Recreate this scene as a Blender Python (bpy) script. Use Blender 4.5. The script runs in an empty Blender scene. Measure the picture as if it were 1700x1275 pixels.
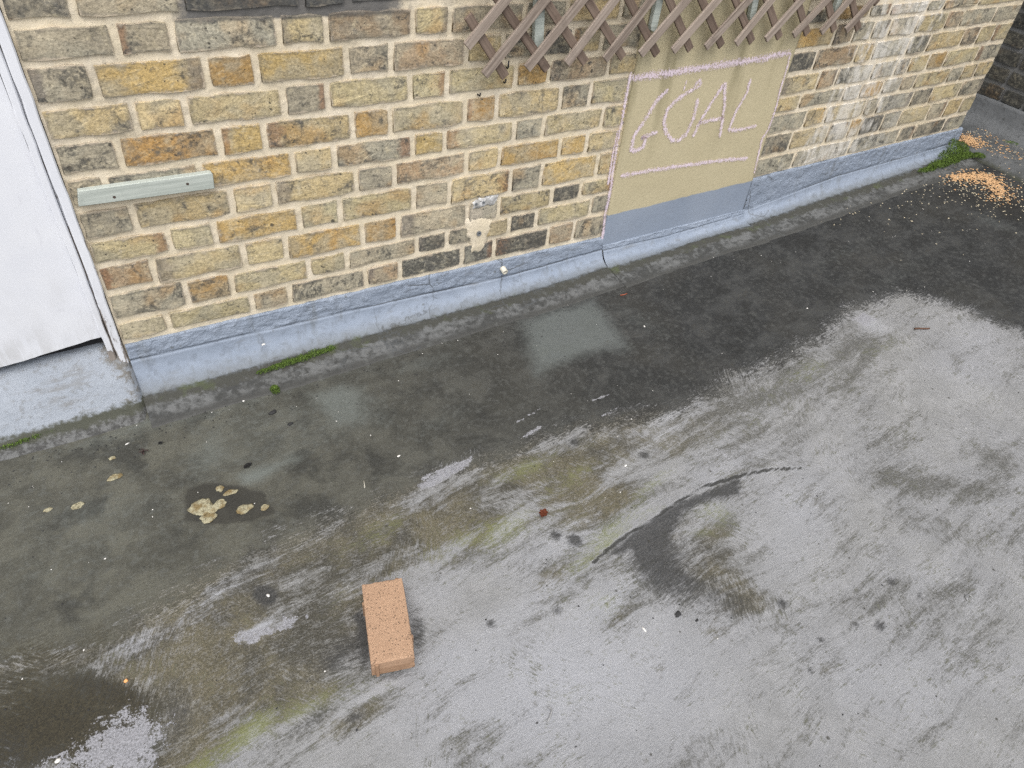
import bpy, bmesh, math, random
import numpy as np
from mathutils import Matrix, Vector

BRICKS = [[-0.458,-0.346,0.9967,1.0725,"D"],[-0.33,-0.137,0.9942,1.0725,"G"],[-0.121,0.128,0.9906,1.0725,"D"],[0.144,0.238,0.9877,1.0725,"D"],[-0.458,-0.285,0.917,0.9963,"G"],[-0.269,-0.17,0.9138,0.994,"G"],[-0.154,0.065,0.9105,0.9913,"G"],[0.081,0.18,0.9079,0.9886,"T"],[0.196,0.41,0.9058,0.986,"R"],[0.426,0.516,0.9043,0.9835,"T"],[0.532,0.746,0.9034,0.9809,"G"],[0.762,0.889,0.9029,0.9781,"G"],[0.905,1.085,0.9031,0.9755,"T"],[1.101,1.186,0.9036,0.9733,"G"],[-0.458,-0.349,0.8294,0.9177,"G"],[-0.333,-0.114,0.8279,0.9138,"Y"],[-0.098,0.0,0.8264,0.9106,"O"],[0.016,0.225,0.8248,0.908,"Y"],[0.241,0.347,0.8231,0.9059,"G"],[0.363,0.567,0.8214,0.9044,"R"],[0.583,0.683,0.8197,0.9034,"T"],[0.699,0.815,0.8183,0.903,"G"],[0.831,0.921,0.817,0.9029,"D"],[0.937,1.03,0.8157,0.9031,"T"],[1.046,1.186,0.8142,0.9035,"G"],[-0.458,-0.289,0.7511,0.8292,"T"],[-0.273,-0.177,0.7479,0.8279,"P"],[-0.161,0.055,0.7446,0.8264,"P"],[0.071,0.169,0.742,0.8248,"G"],[0.185,0.399,0.7399,0.8232,"T"],[0.415,0.511,0.7384,0.8214,"T"],[0.527,0.734,0.7375,0.8197,"T"],[0.75,0.849,0.7371,0.8178,"O"],[0.865,1.072,0.7373,0.8159,"R"],[1.088,1.186,0.738,0.814,"T"],[-0.458,-0.342,0.6687,0.7517,"G"],[-0.326,-0.116,0.664,0.7478,"O"],[-0.1,-0.005,0.6602,0.7446,"Y"],[0.011,0.23,0.6569,0.742,"T"],[0.246,0.339,0.6542,0.7399,"O"],[0.355,0.571,0.6522,0.7384,"T"],[0.587,0.677,0.6508,0.7375,"O"],[0.693,0.902,0.65,0.7371,"T"],[0.918,1.017,0.6499,0.7373,"G"],[1.033,1.186,0.6502,0.7379,"T"],[-0.458,-0.39,0.5865,0.6694,"G"],[-0.374,-0.177,0.5849,0.6654,"G"],[-0.161,0.058,0.5824,0.6601,"Y"],[0.074,0.172,0.5805,0.6568,"P"],[0.188,0.406,0.5786,0.6541,"G"],[0.422,0.507,0.5767,0.6522,"Y"],[0.523,0.744,0.5749,0.6508,"T"],[0.76,0.851,0.573,0.65,"G"],[0.867,1.082,0.5711,0.6499,"T"],[1.098,1.186,0.5694,0.6503,"T"],[-0.458,-0.352,0.5012,0.5863,"G"],[-0.336,-0.114,0.5007,0.5843,"T"],[-0.098,-0.002,0.4999,0.5824,"P"],[0.014,0.23,0.499,0.5805,"T"],[0.246,0.345,0.4979,0.5786,"G"],[0.361,0.581,0.4967,0.5767,"R"],[0.597,0.698,0.4952,0.5747,"T"],[0.714,0.926,0.4936,0.5728,"Y"],[0.942,1.033,0.4918,0.571,"Y"],[1.049,1.186,0.4904,0.5696,"T"],[-0.458,-0.287,0.4287,0.5011,"T"],[-0.271,-0.173,0.4238,0.5007,"P"],[-0.157,0.055,0.4185,0.4999,"Y"],[0.071,0.175,0.4136,0.499,"P"],[0.191,0.406,0.409,0.4979,"T"],[0.422,0.526,0.4048,0.4966,"G"],[0.542,0.746,0.4011,0.4952,"T"],[0.762,0.865,0.3978,0.4936,"G"],[0.881,1.093,0.3948,0.4918,"Y"],[1.109,1.186,0.3925,0.49,"T"],[-0.458,-0.343,0.3469,0.4297,"R"],[-0.327,-0.111,0.3372,0.4237,"P"],[-0.095,0.007,0.3296,0.4183,"T"],[0.023,0.238,0.3239,0.4134,"Y"],[0.254,0.354,0.3201,0.4088,"O"],[0.37,0.593,0.3181,0.4046,"G"],[0.609,0.709,0.3181,0.4008,"W"],[0.725,0.918,0.3198,0.3976,"T"],[0.934,1.038,0.3231,0.3948,"D"],[1.054,1.186,0.3269,0.3929,"T"],[-0.458,-0.279,0.2522,0.345,"G"],[-0.263,-0.158,0.2511,0.3368,"O"],[-0.142,0.065,0.2501,0.3294,"T"],[0.081,0.183,0.2492,0.3239,"T"],[0.199,0.415,0.2484,0.3201,"G"],[0.431,0.522,0.2479,0.3182,"D"],[0.538,0.645,0.2475,0.3179,"G"],[0.661,0.756,0.2473,0.3184,"Y"],[0.772,0.864,0.2471,0.3197,"D"],[0.88,1.095,0.247,0.3231,"T"],[1.111,1.186,0.247,0.3279,"G"],[-0.458,-0.346,0.1846,0.2524,"T"],[-0.33,-0.114,0.181,0.2512,"T"],[-0.098,-0.002,0.1775,0.2501,"G"],[0.014,0.239,0.174,0.2492,"G"],[0.255,0.355,0.1703,0.2484,"R"],[0.371,0.58,0.1669,0.2479,"D"],[0.596,0.703,0.1634,0.2474,"D"],[0.719,0.925,0.1599,0.2471,"D"],[0.941,1.036,0.1565,0.247,"R"],[1.052,1.186,0.154,0.247,"G"],[1.929,2.045,0.8285,0.8888,"D"],[2.061,2.276,0.829,0.8868,"O"],[2.292,2.4,0.8294,0.8848,"W"],[2.416,2.632,0.8298,0.8828,"W"],[2.648,2.741,0.8303,0.8809,"G"],[2.757,2.979,0.8307,0.8789,"G"],[2.995,3.345,0.8314,0.8755,"T"],[1.929,2.115,0.7438,0.8286,"Y"],[2.131,2.226,0.7453,0.829,"R"],[2.242,2.337,0.7464,0.8293,"G"],[2.353,2.439,0.7474,0.8295,"W"],[2.455,2.607,0.7487,0.8299,"W"],[2.623,2.804,0.7505,0.8303,"T"],[2.82,2.91,0.752,0.8307,"R"],[2.926,3.15,0.7537,0.8311,"G"],[3.166,3.345,0.7557,0.8316,"G"],[1.929,2.055,0.6603,0.7435,"D"],[2.071,2.286,0.6618,0.7453,"R"],[2.302,2.394,0.6631,0.747,"P"],[2.41,2.612,0.6644,0.7485,"W"],[2.628,2.747,0.6658,0.7502,"G"],[2.763,2.986,0.6673,0.7521,"T"],[3.002,3.1,0.6687,0.7538,"R"],[3.116,3.217,0.6697,0.7549,"T"],[3.233,3.345,0.6706,0.7561,"T"],[1.929,2.116,0.5795,0.6606,"T"],[2.132,2.222,0.5808,0.6618,"R"],[2.238,2.438,0.5822,0.6631,"W"],[2.454,2.591,0.5838,0.6645,"W"],[2.607,2.678,0.5849,0.6655,"W"],[2.694,2.808,0.5858,0.6663,"T"],[2.824,2.929,0.5869,0.6673,"O"],[2.945,3.166,0.5885,0.6688,"T"],[3.182,3.345,0.5903,0.6704,"G"],[1.929,2.051,0.5114,0.5792,"T"],[2.067,2.305,0.5117,0.5809,"G"],[2.321,2.412,0.512,0.5825,"W"],[2.428,2.556,0.5122,0.5836,"Y"],[2.572,2.678,0.5124,0.5847,"W"],[2.694,2.774,0.5126,0.5857,"G"],[2.79,3.013,0.5129,0.5871,"T"],[3.029,3.114,0.5131,0.5886,"G"],[3.13,3.222,0.5133,0.5895,"T"],[3.238,3.345,0.5134,0.5905,"T"],[1.929,2.122,0.4285,0.5115,"G"],[2.138,2.242,0.429,0.5117,"Y"],[2.258,2.489,0.4295,0.512,"T"],[2.505,2.574,0.4299,0.5123,"G"],[2.59,2.809,0.4303,0.5125,"W"],[2.825,2.948,0.4308,0.5128,"D"],[2.964,3.169,0.4313,0.5131,"T"],[3.185,3.345,0.4318,0.5134,"G"],[1.929,2.079,0.3353,0.4285,"D"],[2.095,2.302,0.3365,0.429,"T"],[2.318,2.437,0.3376,0.4295,"W"],[2.453,2.515,0.3382,0.4297,"Y"],[2.531,2.659,0.3389,0.43,"D"],[2.675,2.783,0.3397,0.4304,"W"],[2.799,2.993,0.3408,0.4308,"T"],[3.009,3.122,0.3418,0.4313,"G"],[3.138,3.242,0.3426,0.4316,"T"],[3.258,3.345,0.3432,0.4319,"T"],[1.929,2.138,0.2499,0.3355,"G"],[2.154,2.494,0.2531,0.3372,"W"],[2.51,2.837,0.2571,0.3394,"W"],[2.853,2.95,0.2597,0.3408,"D"],[2.966,3.18,0.2616,0.3418,"D"],[3.196,3.345,0.2638,0.343,"G"]]
CAM = {"loc":[-0.40156,-1.81862,1.49658],"R":[[0.860063,-0.503731,0.080913],[-0.286374,-0.607905,-0.740568],[0.422235,0.613764,-0.667092]],"f":1182.9}
SLAT_FRONT = [[[0.548,0.889],[0.658,0.996]],[[0.606,0.81],[0.782,0.989]],[[0.744,0.814],[0.905,0.982]],[[0.879,0.815],[1.019,0.976]],[[1.018,0.814],[1.156,0.969]],[[1.153,0.817],[1.292,0.958]],[[1.284,0.816],[1.424,0.955]],[[1.423,0.815],[1.561,0.947]],[[1.558,0.815],[1.667,0.942]],[[1.696,0.818],[1.812,0.934]],[[1.83,0.821],[1.943,0.927]],[[1.972,0.82],[2.065,0.92]],[[2.107,0.817],[2.201,0.913]]]
SLAT_REAR = [[[0.681,0.795],[0.554,0.962]],[[0.821,0.801],[0.657,0.98]],[[0.956,0.808],[0.795,0.979]],[[1.096,0.81],[0.932,0.978]],[[1.231,0.807],[1.08,0.971]],[[1.369,0.81],[1.278,0.913]],[[1.506,0.81],[1.368,0.955]],[[1.645,0.812],[1.515,0.947]],[[1.776,0.815],[1.658,0.94]],[[1.915,0.817],[1.814,0.923]],[[2.057,0.818],[1.96,0.924]],[[2.193,0.813],[2.094,0.916]],[[2.244,0.897],[2.201,0.938]]]
BATTEN = [[[0.793,0.86],[0.784,0.966]],[[1.208,0.872],[1.21,0.957]],[[1.63,0.875],[1.622,0.935]],[[2.049,0.873],[2.047,0.913]]]
STRIP = [[-0.442,0.642],[-0.141,0.636],[-0.144,0.594],[-0.451,0.604]]
CHALK = {"top":[0.0135,[[1.179,0.73],[1.305,0.73],[1.503,0.735],[1.785,0.737],[1.785,0.742],[1.898,0.747]]],"left":[0.0075,[[1.171,0.748],[1.169,0.681],[1.171,0.591],[1.167,0.514],[1.172,0.403],[1.178,0.33],[1.173,0.24],[1.186,0.11]]],"left2":[0.006,[[1.16,0.557],[1.158,0.472],[1.161,0.359]]],"right":[0.006,[[1.9,0.745],[1.906,0.691],[1.909,0.609],[1.918,0.539],[1.915,0.463],[1.897,0.423],[1.916,0.275]]],"low":[0.009,[[1.205,0.389],[1.333,0.387],[1.479,0.38],[1.673,0.369],[1.848,0.353]]],"G":[0.009,[[1.343,0.677],[1.303,0.646],[1.267,0.584],[1.234,0.53],[1.23,0.483],[1.248,0.474],[1.286,0.485],[1.288,0.517],[1.264,0.518],[1.338,0.532]]],"O":[0.009,[[1.459,0.664],[1.398,0.64],[1.36,0.608],[1.355,0.567],[1.379,0.521],[1.417,0.488],[1.447,0.483],[1.477,0.501],[1.495,0.554],[1.491,0.629]]],"o1":[0.004,[[1.417,0.699],[1.414,0.664]]],"o2":[0.007,[[1.46,0.659],[1.464,0.679],[1.476,0.695],[1.488,0.678],[1.469,0.665]]],"A":[0.0085,[[1.515,0.485],[1.529,0.538],[1.564,0.605],[1.604,0.671],[1.634,0.586],[1.657,0.464]]],"Ab":[0.0085,[[1.529,0.538],[1.58,0.54],[1.647,0.54]]],"L":[0.008,[[1.73,0.671],[1.73,0.618],[1.702,0.555],[1.694,0.488],[1.748,0.48],[1.841,0.485]]]}
PANEL_PAINT = [[1.196,0.234],[1.926,0.242]]
PL_TOP = [[-0.411,0.183],[-0.012,0.18],[0.288,0.172],[1.179,0.148]]
PL_TOPR = [[1.939,0.257],[3.319,0.269]]
GD = {"wetline":[[-0.922,-0.733],[-0.796,-0.771],[-0.687,-0.798],[-0.648,-0.773],[-0.555,-0.733],[-0.46,-0.713],[-0.36,-0.7],[-0.241,-0.693],[-0.116,-0.689],[0.02,-0.677],[0.163,-0.672],[0.309,-0.678],[0.401,-0.69],[0.509,-0.68],[0.675,-0.691],[0.828,-0.732],[0.949,-0.76],[1.133,-0.764],[1.223,-0.723],[1.426,-0.757],[1.531,-0.726],[1.66,-0.733],[1.782,-0.68],[1.918,-0.648],[2.133,-0.684],[2.242,-0.779],[2.315,-0.884],[2.313,-0.961],[2.365,-1.025],[2.368,-1.094]],"blpatch":[[-0.836,-0.984],[-0.754,-0.974],[-0.675,-0.945],[-0.623,-0.966],[-0.588,-1.005],[-0.602,-1.043],[-0.625,-1.065],[-0.636,-1.098]],"bldark":[[-0.92,-0.691],[-0.687,-0.796],[-0.619,-0.878],[-0.579,-0.93],[-0.58,-1.009],[-0.608,-1.119],[-0.93,-0.945]],"brown":[[-0.687,-0.798],[-0.46,-0.713],[-0.116,-0.689],[0.364,-0.685],[0.706,-0.711],[0.815,-0.749],[0.578,-0.89],[0.303,-0.891],[0.024,-0.893],[-0.142,-0.918],[-0.18,-1.048],[-0.314,-1.082],[-0.44,-1.084],[-0.557,-1.135],[-0.616,-1.103],[-0.575,-0.985]],"ridge":[[0.404,-1.094],[0.463,-1.078],[0.53,-1.066],[0.63,-1.056],[0.74,-1.039],[0.833,-1.034],[0.949,-1.053],[1.049,-1.078],[1.133,-1.117]],"darkpatch":[[0.446,-1.089],[0.551,-1.066],[0.738,-1.042],[0.946,-1.057],[0.903,-1.103],[0.818,-1.077],[0.721,-1.074],[0.636,-1.118],[0.607,-1.185],[0.662,-1.273],[0.715,-1.359],[0.676,-1.403],[0.608,-1.385],[0.536,-1.302],[0.49,-1.232],[0.501,-1.162],[0.517,-1.11]],"lightpoly":[[[[-0.034,-0.223],[0.054,-0.229],[0.127,-0.268],[0.084,-0.408],[0.021,-0.415],[-0.04,-0.411]],0.02,0.62],[[[0.732,-0.188],[0.876,-0.173],[1.038,-0.186],[1.033,-0.316],[0.995,-0.466],[0.809,-0.427],[0.637,-0.439],[0.672,-0.336]],0.022,0.75],[[[-0.392,-0.297],[-0.328,-0.246],[-0.282,-0.238],[-0.292,-0.379],[-0.386,-0.425],[-0.403,-0.373]],0.03,0.5],[[[-0.298,-0.441],[-0.226,-0.439],[-0.155,-0.433],[-0.134,-0.46],[-0.256,-0.488],[-0.301,-0.48]],0.016,0.85],[[[-0.387,-0.189],[-0.098,-0.243],[0.175,-0.312],[0.158,-0.45],[-0.034,-0.466],[-0.201,-0.474],[-0.43,-0.387]],0.02,0.26],[[[-0.652,-0.138],[-0.333,-0.162],[0.091,-0.127],[0.611,-0.122],[1.138,-0.101],[1.12,-0.166],[0.577,-0.184],[0.065,-0.199],[-0.347,-0.223],[-0.647,-0.211]],0.02,0.34],[[[-0.837,-0.406],[-0.848,-0.575],[-0.653,-0.641],[-0.419,-0.536],[-0.492,-0.33],[-0.701,-0.316]],0.08,0.22],[[[1.058,-0.176],[1.176,-0.348],[1.151,-0.481],[1.046,-0.377]],0.03,0.3]],"puddle":[[-0.429,-0.437],[-0.379,-0.429],[-0.306,-0.471],[-0.254,-0.533],[-0.249,-0.599],[-0.306,-0.608],[-0.397,-0.567],[-0.452,-0.524]],"patches":[[[[-0.429,-0.883],[-0.402,-0.877],[-0.347,-0.897],[-0.302,-0.884],[-0.285,-0.9],[-0.301,-0.921],[-0.366,-0.916],[-0.4,-0.92],[-0.425,-0.901]],0.01],[[[0.107,-0.677],[0.196,-0.66],[0.27,-0.652],[0.312,-0.637],[0.272,-0.677],[0.189,-0.694],[0.121,-0.704]],0.007],[[[-0.686,-0.942],[-0.662,-0.932],[-0.645,-0.934],[-0.638,-0.954],[-0.666,-0.957]],0.012],[[[-0.271,-0.9],[-0.262,-0.898],[-0.264,-0.911],[-0.273,-0.913]],0.004],[[[1.834,-0.698],[1.918,-0.683],[1.928,-0.742],[1.85,-0.762]],0.012]],"marks":[[[[0.74,-0.614],[0.8,-0.612]],0.002],[[[0.479,-0.591],[0.564,-0.576]],0.002],[[[0.728,-0.68],[0.79,-0.674]],0.002],[[[0.131,-0.663],[0.245,-0.655]],0.003],[[[0.465,-0.651],[0.532,-0.637]],0.003],[[[0.96,-0.943],[0.977,-1.041]],0.002],[[[1.025,-1.592],[1.184,-1.546]],0.0]],"ell":[["light",-0.774,-0.528,0.082,-0.041,-0.006,-0.065,0.2],["light",-0.62,-0.417,0.2,-0.044,-0.002,-0.076,0.25],["light",1.141,-0.136,0.167,0.009,-0.016,-0.038,0.25],["light",2.151,-0.385,0.335,0.024,-0.029,-0.044,0.2],["light",2.948,-0.532,0.04,-0.109,-0.05,-0.024,0.3],["light",0.268,-0.493,0.137,0.017,-0.007,-0.056,0.2],["light",2.277,-0.584,0.23,0.025,-0.036,-0.058,0.2],["light",0.325,-0.246,0.122,-0.006,-0.009,-0.038,0.3],["light",-0.459,-0.155,0.221,0.012,0.0,-0.029,0.4],["brown",-0.59,-0.849,0.137,0.007,0.012,-0.072,0.35],["brown",-0.342,-1.009,0.148,0.002,0.004,-0.055,0.5],["brown",0.529,-0.958,0.137,0.013,-0.006,-0.044,0.6],["brown",0.364,-0.787,0.111,0.006,-0.01,-0.057,0.4],["brown",0.934,-0.864,0.204,0.003,-0.022,-0.06,0.45],["brown",1.229,-0.843,0.145,-0.009,-0.024,-0.043,0.5],["brown",1.094,-1.222,0.004,-0.055,-0.062,-0.017,0.6],["brown",1.073,-1.326,-0.003,-0.06,-0.043,-0.008,0.4],["brown",0.689,-0.796,0.131,0.018,-0.01,-0.05,0.5],["brown",-0.134,-1.04,0.094,-0.009,-0.005,-0.07,0.45],["brown",1.368,-1.294,0.049,-0.078,-0.043,-0.02,0.4],["brown",1.47,-1.361,0.074,-0.066,-0.031,-0.018,0.45],["brown",1.689,-1.373,0.036,-0.043,-0.047,-0.021,0.5],["brown",1.456,-1.183,0.086,-0.044,-0.061,-0.048,0.25],["brown",1.654,-1.143,0.092,-0.045,-0.045,-0.034,0.25],["brown",0.256,-1.085,0.132,0.01,-0.002,-0.038,0.35],["brown",0.369,-1.233,0.025,-0.048,-0.058,-0.03,0.35],["brown",0.535,-1.39,0.018,-0.074,-0.064,-0.018,0.3],["brown",1.721,-0.843,0.211,0.004,-0.051,-0.081,0.55],["brown",1.567,-0.948,0.239,-0.018,-0.046,-0.064,0.35],["brown",0.667,-1.334,0.052,-0.065,-0.055,-0.032,0.5],["brown",0.383,-1.376,0.008,-0.049,-0.038,-0.008,0.3],["brown",-0.096,-1.323,0.085,-0.013,-0.004,-0.034,0.2],["brown",-0.27,-1.174,0.082,0.004,0.004,-0.028,0.55],["brown",1.275,-0.982,0.106,-0.053,-0.075,-0.071,0.25],["brown",1.034,-1.551,0.095,-0.052,-0.043,-0.032,0.2],["brown",0.71,-1.567,0.052,-0.027,-0.022,-0.02,0.25],["brown",1.509,-1.07,0.014,-0.05,-0.16,-0.064,0.2],["brown",1.314,-1.434,0.079,-0.089,-0.042,-0.021,0.2],["brown",1.082,-1.669,0.093,-0.051,-0.068,-0.048,0.15],["brown",1.225,-1.364,0.042,-0.061,-0.042,-0.019,0.2],["brown",1.395,-1.544,0.105,-0.057,-0.054,-0.035,0.15],["brown",0.926,-1.414,0.083,-0.046,-0.041,-0.036,0.15],["brown",0.14,-1.165,0.119,-0.004,-0.003,-0.028,0.22],["brown",1.834,-1.079,0.167,-0.044,-0.055,-0.05,0.2],["brown",1.084,-0.941,0.095,0.007,-0.016,-0.049,0.3],["brown",1.38,-0.856,0.132,0.002,-0.023,-0.045,0.35],["dark",0.562,-1.202,0.025,-0.052,-0.049,-0.025,0.5],["light2",-0.533,-0.809,0.107,0.007,0.008,-0.058,0.95],["brown",0.69,-1.197,0.083,-0.068,-0.073,-0.061,0.62],["dark",0.565,-1.174,0.029,-0.059,-0.074,-0.038,0.75],["dark",0.648,-1.343,0.032,-0.066,-0.05,-0.021,0.5],["dark",0.68,-1.172,0.056,-0.07,-0.065,-0.043,0.32],["light2",-0.431,-0.762,0.05,0.003,0.003,-0.033,0.5],["green",0.498,-1.029,0.114,0.024,0.0,-0.023,0.6],["green",0.806,-1.116,0.067,-0.035,-0.028,-0.03,0.45],["green",0.241,-0.902,0.121,0.015,-0.002,-0.043,0.5],["green",-0.02,-0.773,0.094,0.016,0.001,-0.035,0.4],["green",0.512,-0.835,0.12,0.015,-0.004,-0.031,0.4],["green",1.461,-0.833,0.137,0.003,-0.024,-0.045,0.4],["dark",-0.177,-1.017,0.014,-0.006,-0.026,-0.079,0.8],["dark",-0.063,-1.06,0.017,-0.008,-0.02,-0.053,0.6],["dark",-0.149,-1.125,0.056,-0.017,-0.002,-0.01,0.6],["dark",0.514,-1.139,0.02,-0.039,-0.035,-0.019,0.4],["dark",-0.84,-0.909,0.158,-0.013,0.016,-0.089,0.7],["dark",-0.667,-0.895,0.085,-0.077,-0.01,-0.024,0.6],["dark",-0.229,-1.03,0.077,0.0,0.002,-0.045,0.62],["dark",-0.562,-1.005,0.027,-0.021,-0.025,-0.064,0.5],["dark",-0.385,-0.742,0.104,0.016,0.002,-0.02,0.4],["dark",-0.332,-1.134,0.057,0.004,0.002,-0.018,0.5],["dark",-0.255,-1.169,0.024,-0.003,0.0,-0.012,0.6],["dark",-0.098,-1.026,0.068,0.001,-0.001,-0.043,0.3],["dark",-0.357,-0.521,0.119,-0.033,-0.009,-0.061,0.4],["dark",0.839,-0.733,0.132,-0.002,-0.013,-0.034,0.5],["dark",0.662,-0.709,0.077,-0.017,-0.013,-0.026,0.4],["dark",1.393,-0.761,0.052,-0.002,-0.014,-0.023,0.5],["dark",3.14,-0.492,0.045,-0.136,-0.132,-0.062,0.5],["dark",3.005,-0.34,0.195,-0.142,-0.106,-0.07,0.4],["dark",2.37,-0.191,0.279,-0.023,-0.061,-0.071,0.3],["dark",0.212,-0.57,0.15,0.017,-0.007,-0.063,0.2],["dark",0.132,-0.321,0.041,-0.019,-0.019,-0.047,0.0],["light2",0.2,-1.325,0.327,-0.108,-0.061,-0.137,0.75],["light2",0.352,-1.206,0.15,0.006,-0.005,-0.044,0.5],["light2",-0.009,-1.152,0.084,-0.044,-0.027,-0.054,0.4],["light2",0.801,-1.631,0.16,-0.134,-0.082,-0.048,0.3],["light2",0.916,-0.8,0.136,0.003,-0.012,-0.033,0.4],["light2",1.001,-1.242,0.03,-0.083,-0.177,-0.072,0.45],["light2",0.163,-1.126,0.188,0.012,-0.001,-0.044,0.4],["light2",0.363,-1.003,0.161,0.015,-0.004,-0.042,0.35],["light2",0.875,-1.012,0.079,-0.041,-0.029,-0.033,0.3],["light2",2.179,-0.979,0.043,-0.084,-0.105,-0.048,0.3],["light2",0.307,-0.914,0.105,0.003,-0.005,-0.031,0.3],["light2",1.001,-1.003,0.081,-0.042,-0.032,-0.034,0.3],["light2",-0.373,-0.892,0.069,-0.002,0.001,-0.021,0.8],["light2",1.886,-0.76,0.029,-0.052,-0.041,-0.022,0.5],["light2",0.015,-0.98,0.104,0.011,0.001,-0.047,0.3],["light2",1.966,-1.08,0.156,-0.079,-0.107,-0.074,0.25],["light2",0.202,-0.667,0.081,0.023,0.001,-0.016,0.9],["green",-0.455,-1.096,0.073,0.02,0.008,-0.027,0.9],["green",-0.555,-1.124,0.058,0.015,0.008,-0.024,0.8],["green",0.177,-0.891,0.117,0.011,-0.003,-0.042,0.45],["green",0.711,-0.955,0.085,0.019,-0.001,-0.018,0.6],["green",0.476,-1.06,0.092,0.019,0.0,-0.019,0.8],["green",0.377,-1.08,0.06,0.013,0.001,-0.025,0.7],["green",0.401,-0.758,0.093,-0.003,-0.008,-0.027,0.5],["green",0.781,-1.081,0.038,-0.02,-0.019,-0.022,0.4],["green",0.713,-1.146,0.052,-0.026,-0.013,-0.015,0.45],["green",0.365,-1.213,0.012,-0.04,-0.046,-0.016,0.4],["green",0.47,-0.742,0.116,-0.003,-0.008,-0.029,0.35],["green",1.795,-0.861,0.061,-0.029,-0.037,-0.03,0.3],["green",-0.27,-1.105,0.148,0.006,0.003,-0.033,0.3],["green",0.044,-0.884,0.04,-0.02,-0.018,-0.038,0.3],["green",1.12,-0.903,0.118,0.0,-0.011,-0.025,0.2],["green",-0.642,-0.807,0.066,-0.034,-0.006,-0.041,0.25],["green",0.637,-1.033,0.059,0.004,-0.003,-0.018,0.4],["green",-0.348,-1.106,0.057,0.005,0.003,-0.019,0.5],["dark",-0.337,-0.816,0.021,-0.023,-0.013,-0.019,1.35],["dark",0.759,-1.406,0.008,-0.011,-0.013,-0.007,0.8999999999999999],["dark",0.927,-1.565,0.008,-0.012,-0.015,-0.007,0.8999999999999999],["dark",0.878,-1.533,0.007,-0.009,-0.011,-0.005,0.6000000000000001],["dark",0.771,-1.52,0.007,-0.008,-0.009,-0.005,0.75],["dark",0.688,-1.561,0.005,-0.006,-0.007,-0.004,0.8999999999999999],["dark",1.056,-1.497,0.007,-0.01,-0.013,-0.006,0.75],["dark",0.4,-1.018,0.012,-0.015,-0.014,-0.011,1.2000000000000002],["dark",0.364,-0.981,0.01,-0.012,-0.011,-0.01,0.8999999999999999],["dark",0.095,-1.118,0.009,-0.011,-0.009,-0.008,0.75],["dark",-0.168,-0.965,0.009,-0.01,-0.007,-0.008,1.0499999999999998],["dark",0.75,-0.863,0.01,-0.013,-0.015,-0.011,0.8999999999999999],["dark",0.585,-0.733,0.011,-0.014,-0.014,-0.012,0.8999999999999999],["dark",1.085,-1.558,0.005,-0.007,-0.009,-0.004,0.75],["dark",0.252,-1.16,0.009,-0.011,-0.009,-0.007,0.6000000000000001],["dark",0.293,-0.907,0.0,0.0,0.0,0.0,0.0]],"items":{"lich0":[-0.576,-0.317],"lich1":[-0.67,-0.371],"lich2":[-0.732,-0.354],"lich3":[-0.407,-0.505],"lich4":[-0.373,-0.52],"lich5":[-0.398,-0.544],"lich6":[-0.311,-0.557],"lich7":[-0.351,-0.467],"lich8":[-0.331,-0.491],"lich9":[-0.572,-0.248],"lich10":[-0.266,-0.574],"dleaf":[-0.267,-0.424],"dleaf2":[-0.451,-0.249],"plant":[-0.496,-0.26],"redleaf":[0.37,-0.909],"twig":[2.033,-0.857],"oseed":[-0.643,-0.88],"clip":[0.103,-1.358],"clip2":[1.191,-1.624],"chip0":[0.108,-0.563],"chip1":[1.11,-0.397],"chip2":[0.674,-0.872],"chip3":[0.408,-1.297],"chip4":[-0.78,-0.982],"chip5":[-0.529,-0.213],"chip6":[-0.212,-0.18],"chip7":[1.732,-0.58],"chip8":[-0.331,-0.82],"mossclump":[-0.118,-0.174],"blk0":[-0.151,-0.259],"blk1":[-0.12,-0.323],"peb0":[0.506,-1.305],"peb1":[0.537,-1.339],"rust":[1.151,-0.221],"twig2":[-0.014,-0.616],"mA":[2.463,-0.127]},"pv":[[-0.1407,-0.92,0.035],[-0.0484,-0.9446,0.035],[-0.104,-1.1334,0.035],[-0.1927,-1.1073,0.035]],"seedA":[[3.105,-0.186],[3.202,-0.215],[3.292,-0.266],[3.241,-0.339],[3.177,-0.414]],"seedB":[[2.751,-0.036],[3.434,-0.365],[2.938,-0.681],[2.151,-0.385]],"specks":[[3.119,-0.565],[1.876,-0.476]],"moss2":[[2.981,-0.094],[3.109,-0.132],[3.22,-0.129],[3.23,-0.179]]}

scene = bpy.context.scene
COL = scene.collection
# ------------------------------------------------------------------ camera
cam = bpy.data.cameras.new('camera'); cam_o = bpy.data.objects.new('camera', cam); COL.objects.link(cam_o)
r_, d_, f_ = [Vector(v) for v in CAM['R']]
M = Matrix((r_, -d_, -f_)).transposed().to_4x4(); M.translation = Vector(CAM['loc'])
cam_o.matrix_world = M
cam.sensor_fit = 'HORIZONTAL'; cam.sensor_width = 36.0; cam.lens = CAM['f'] / 1700 * 36.0
cam.clip_start = .01; cam.clip_end = 200
scene.camera = cam_o
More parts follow.
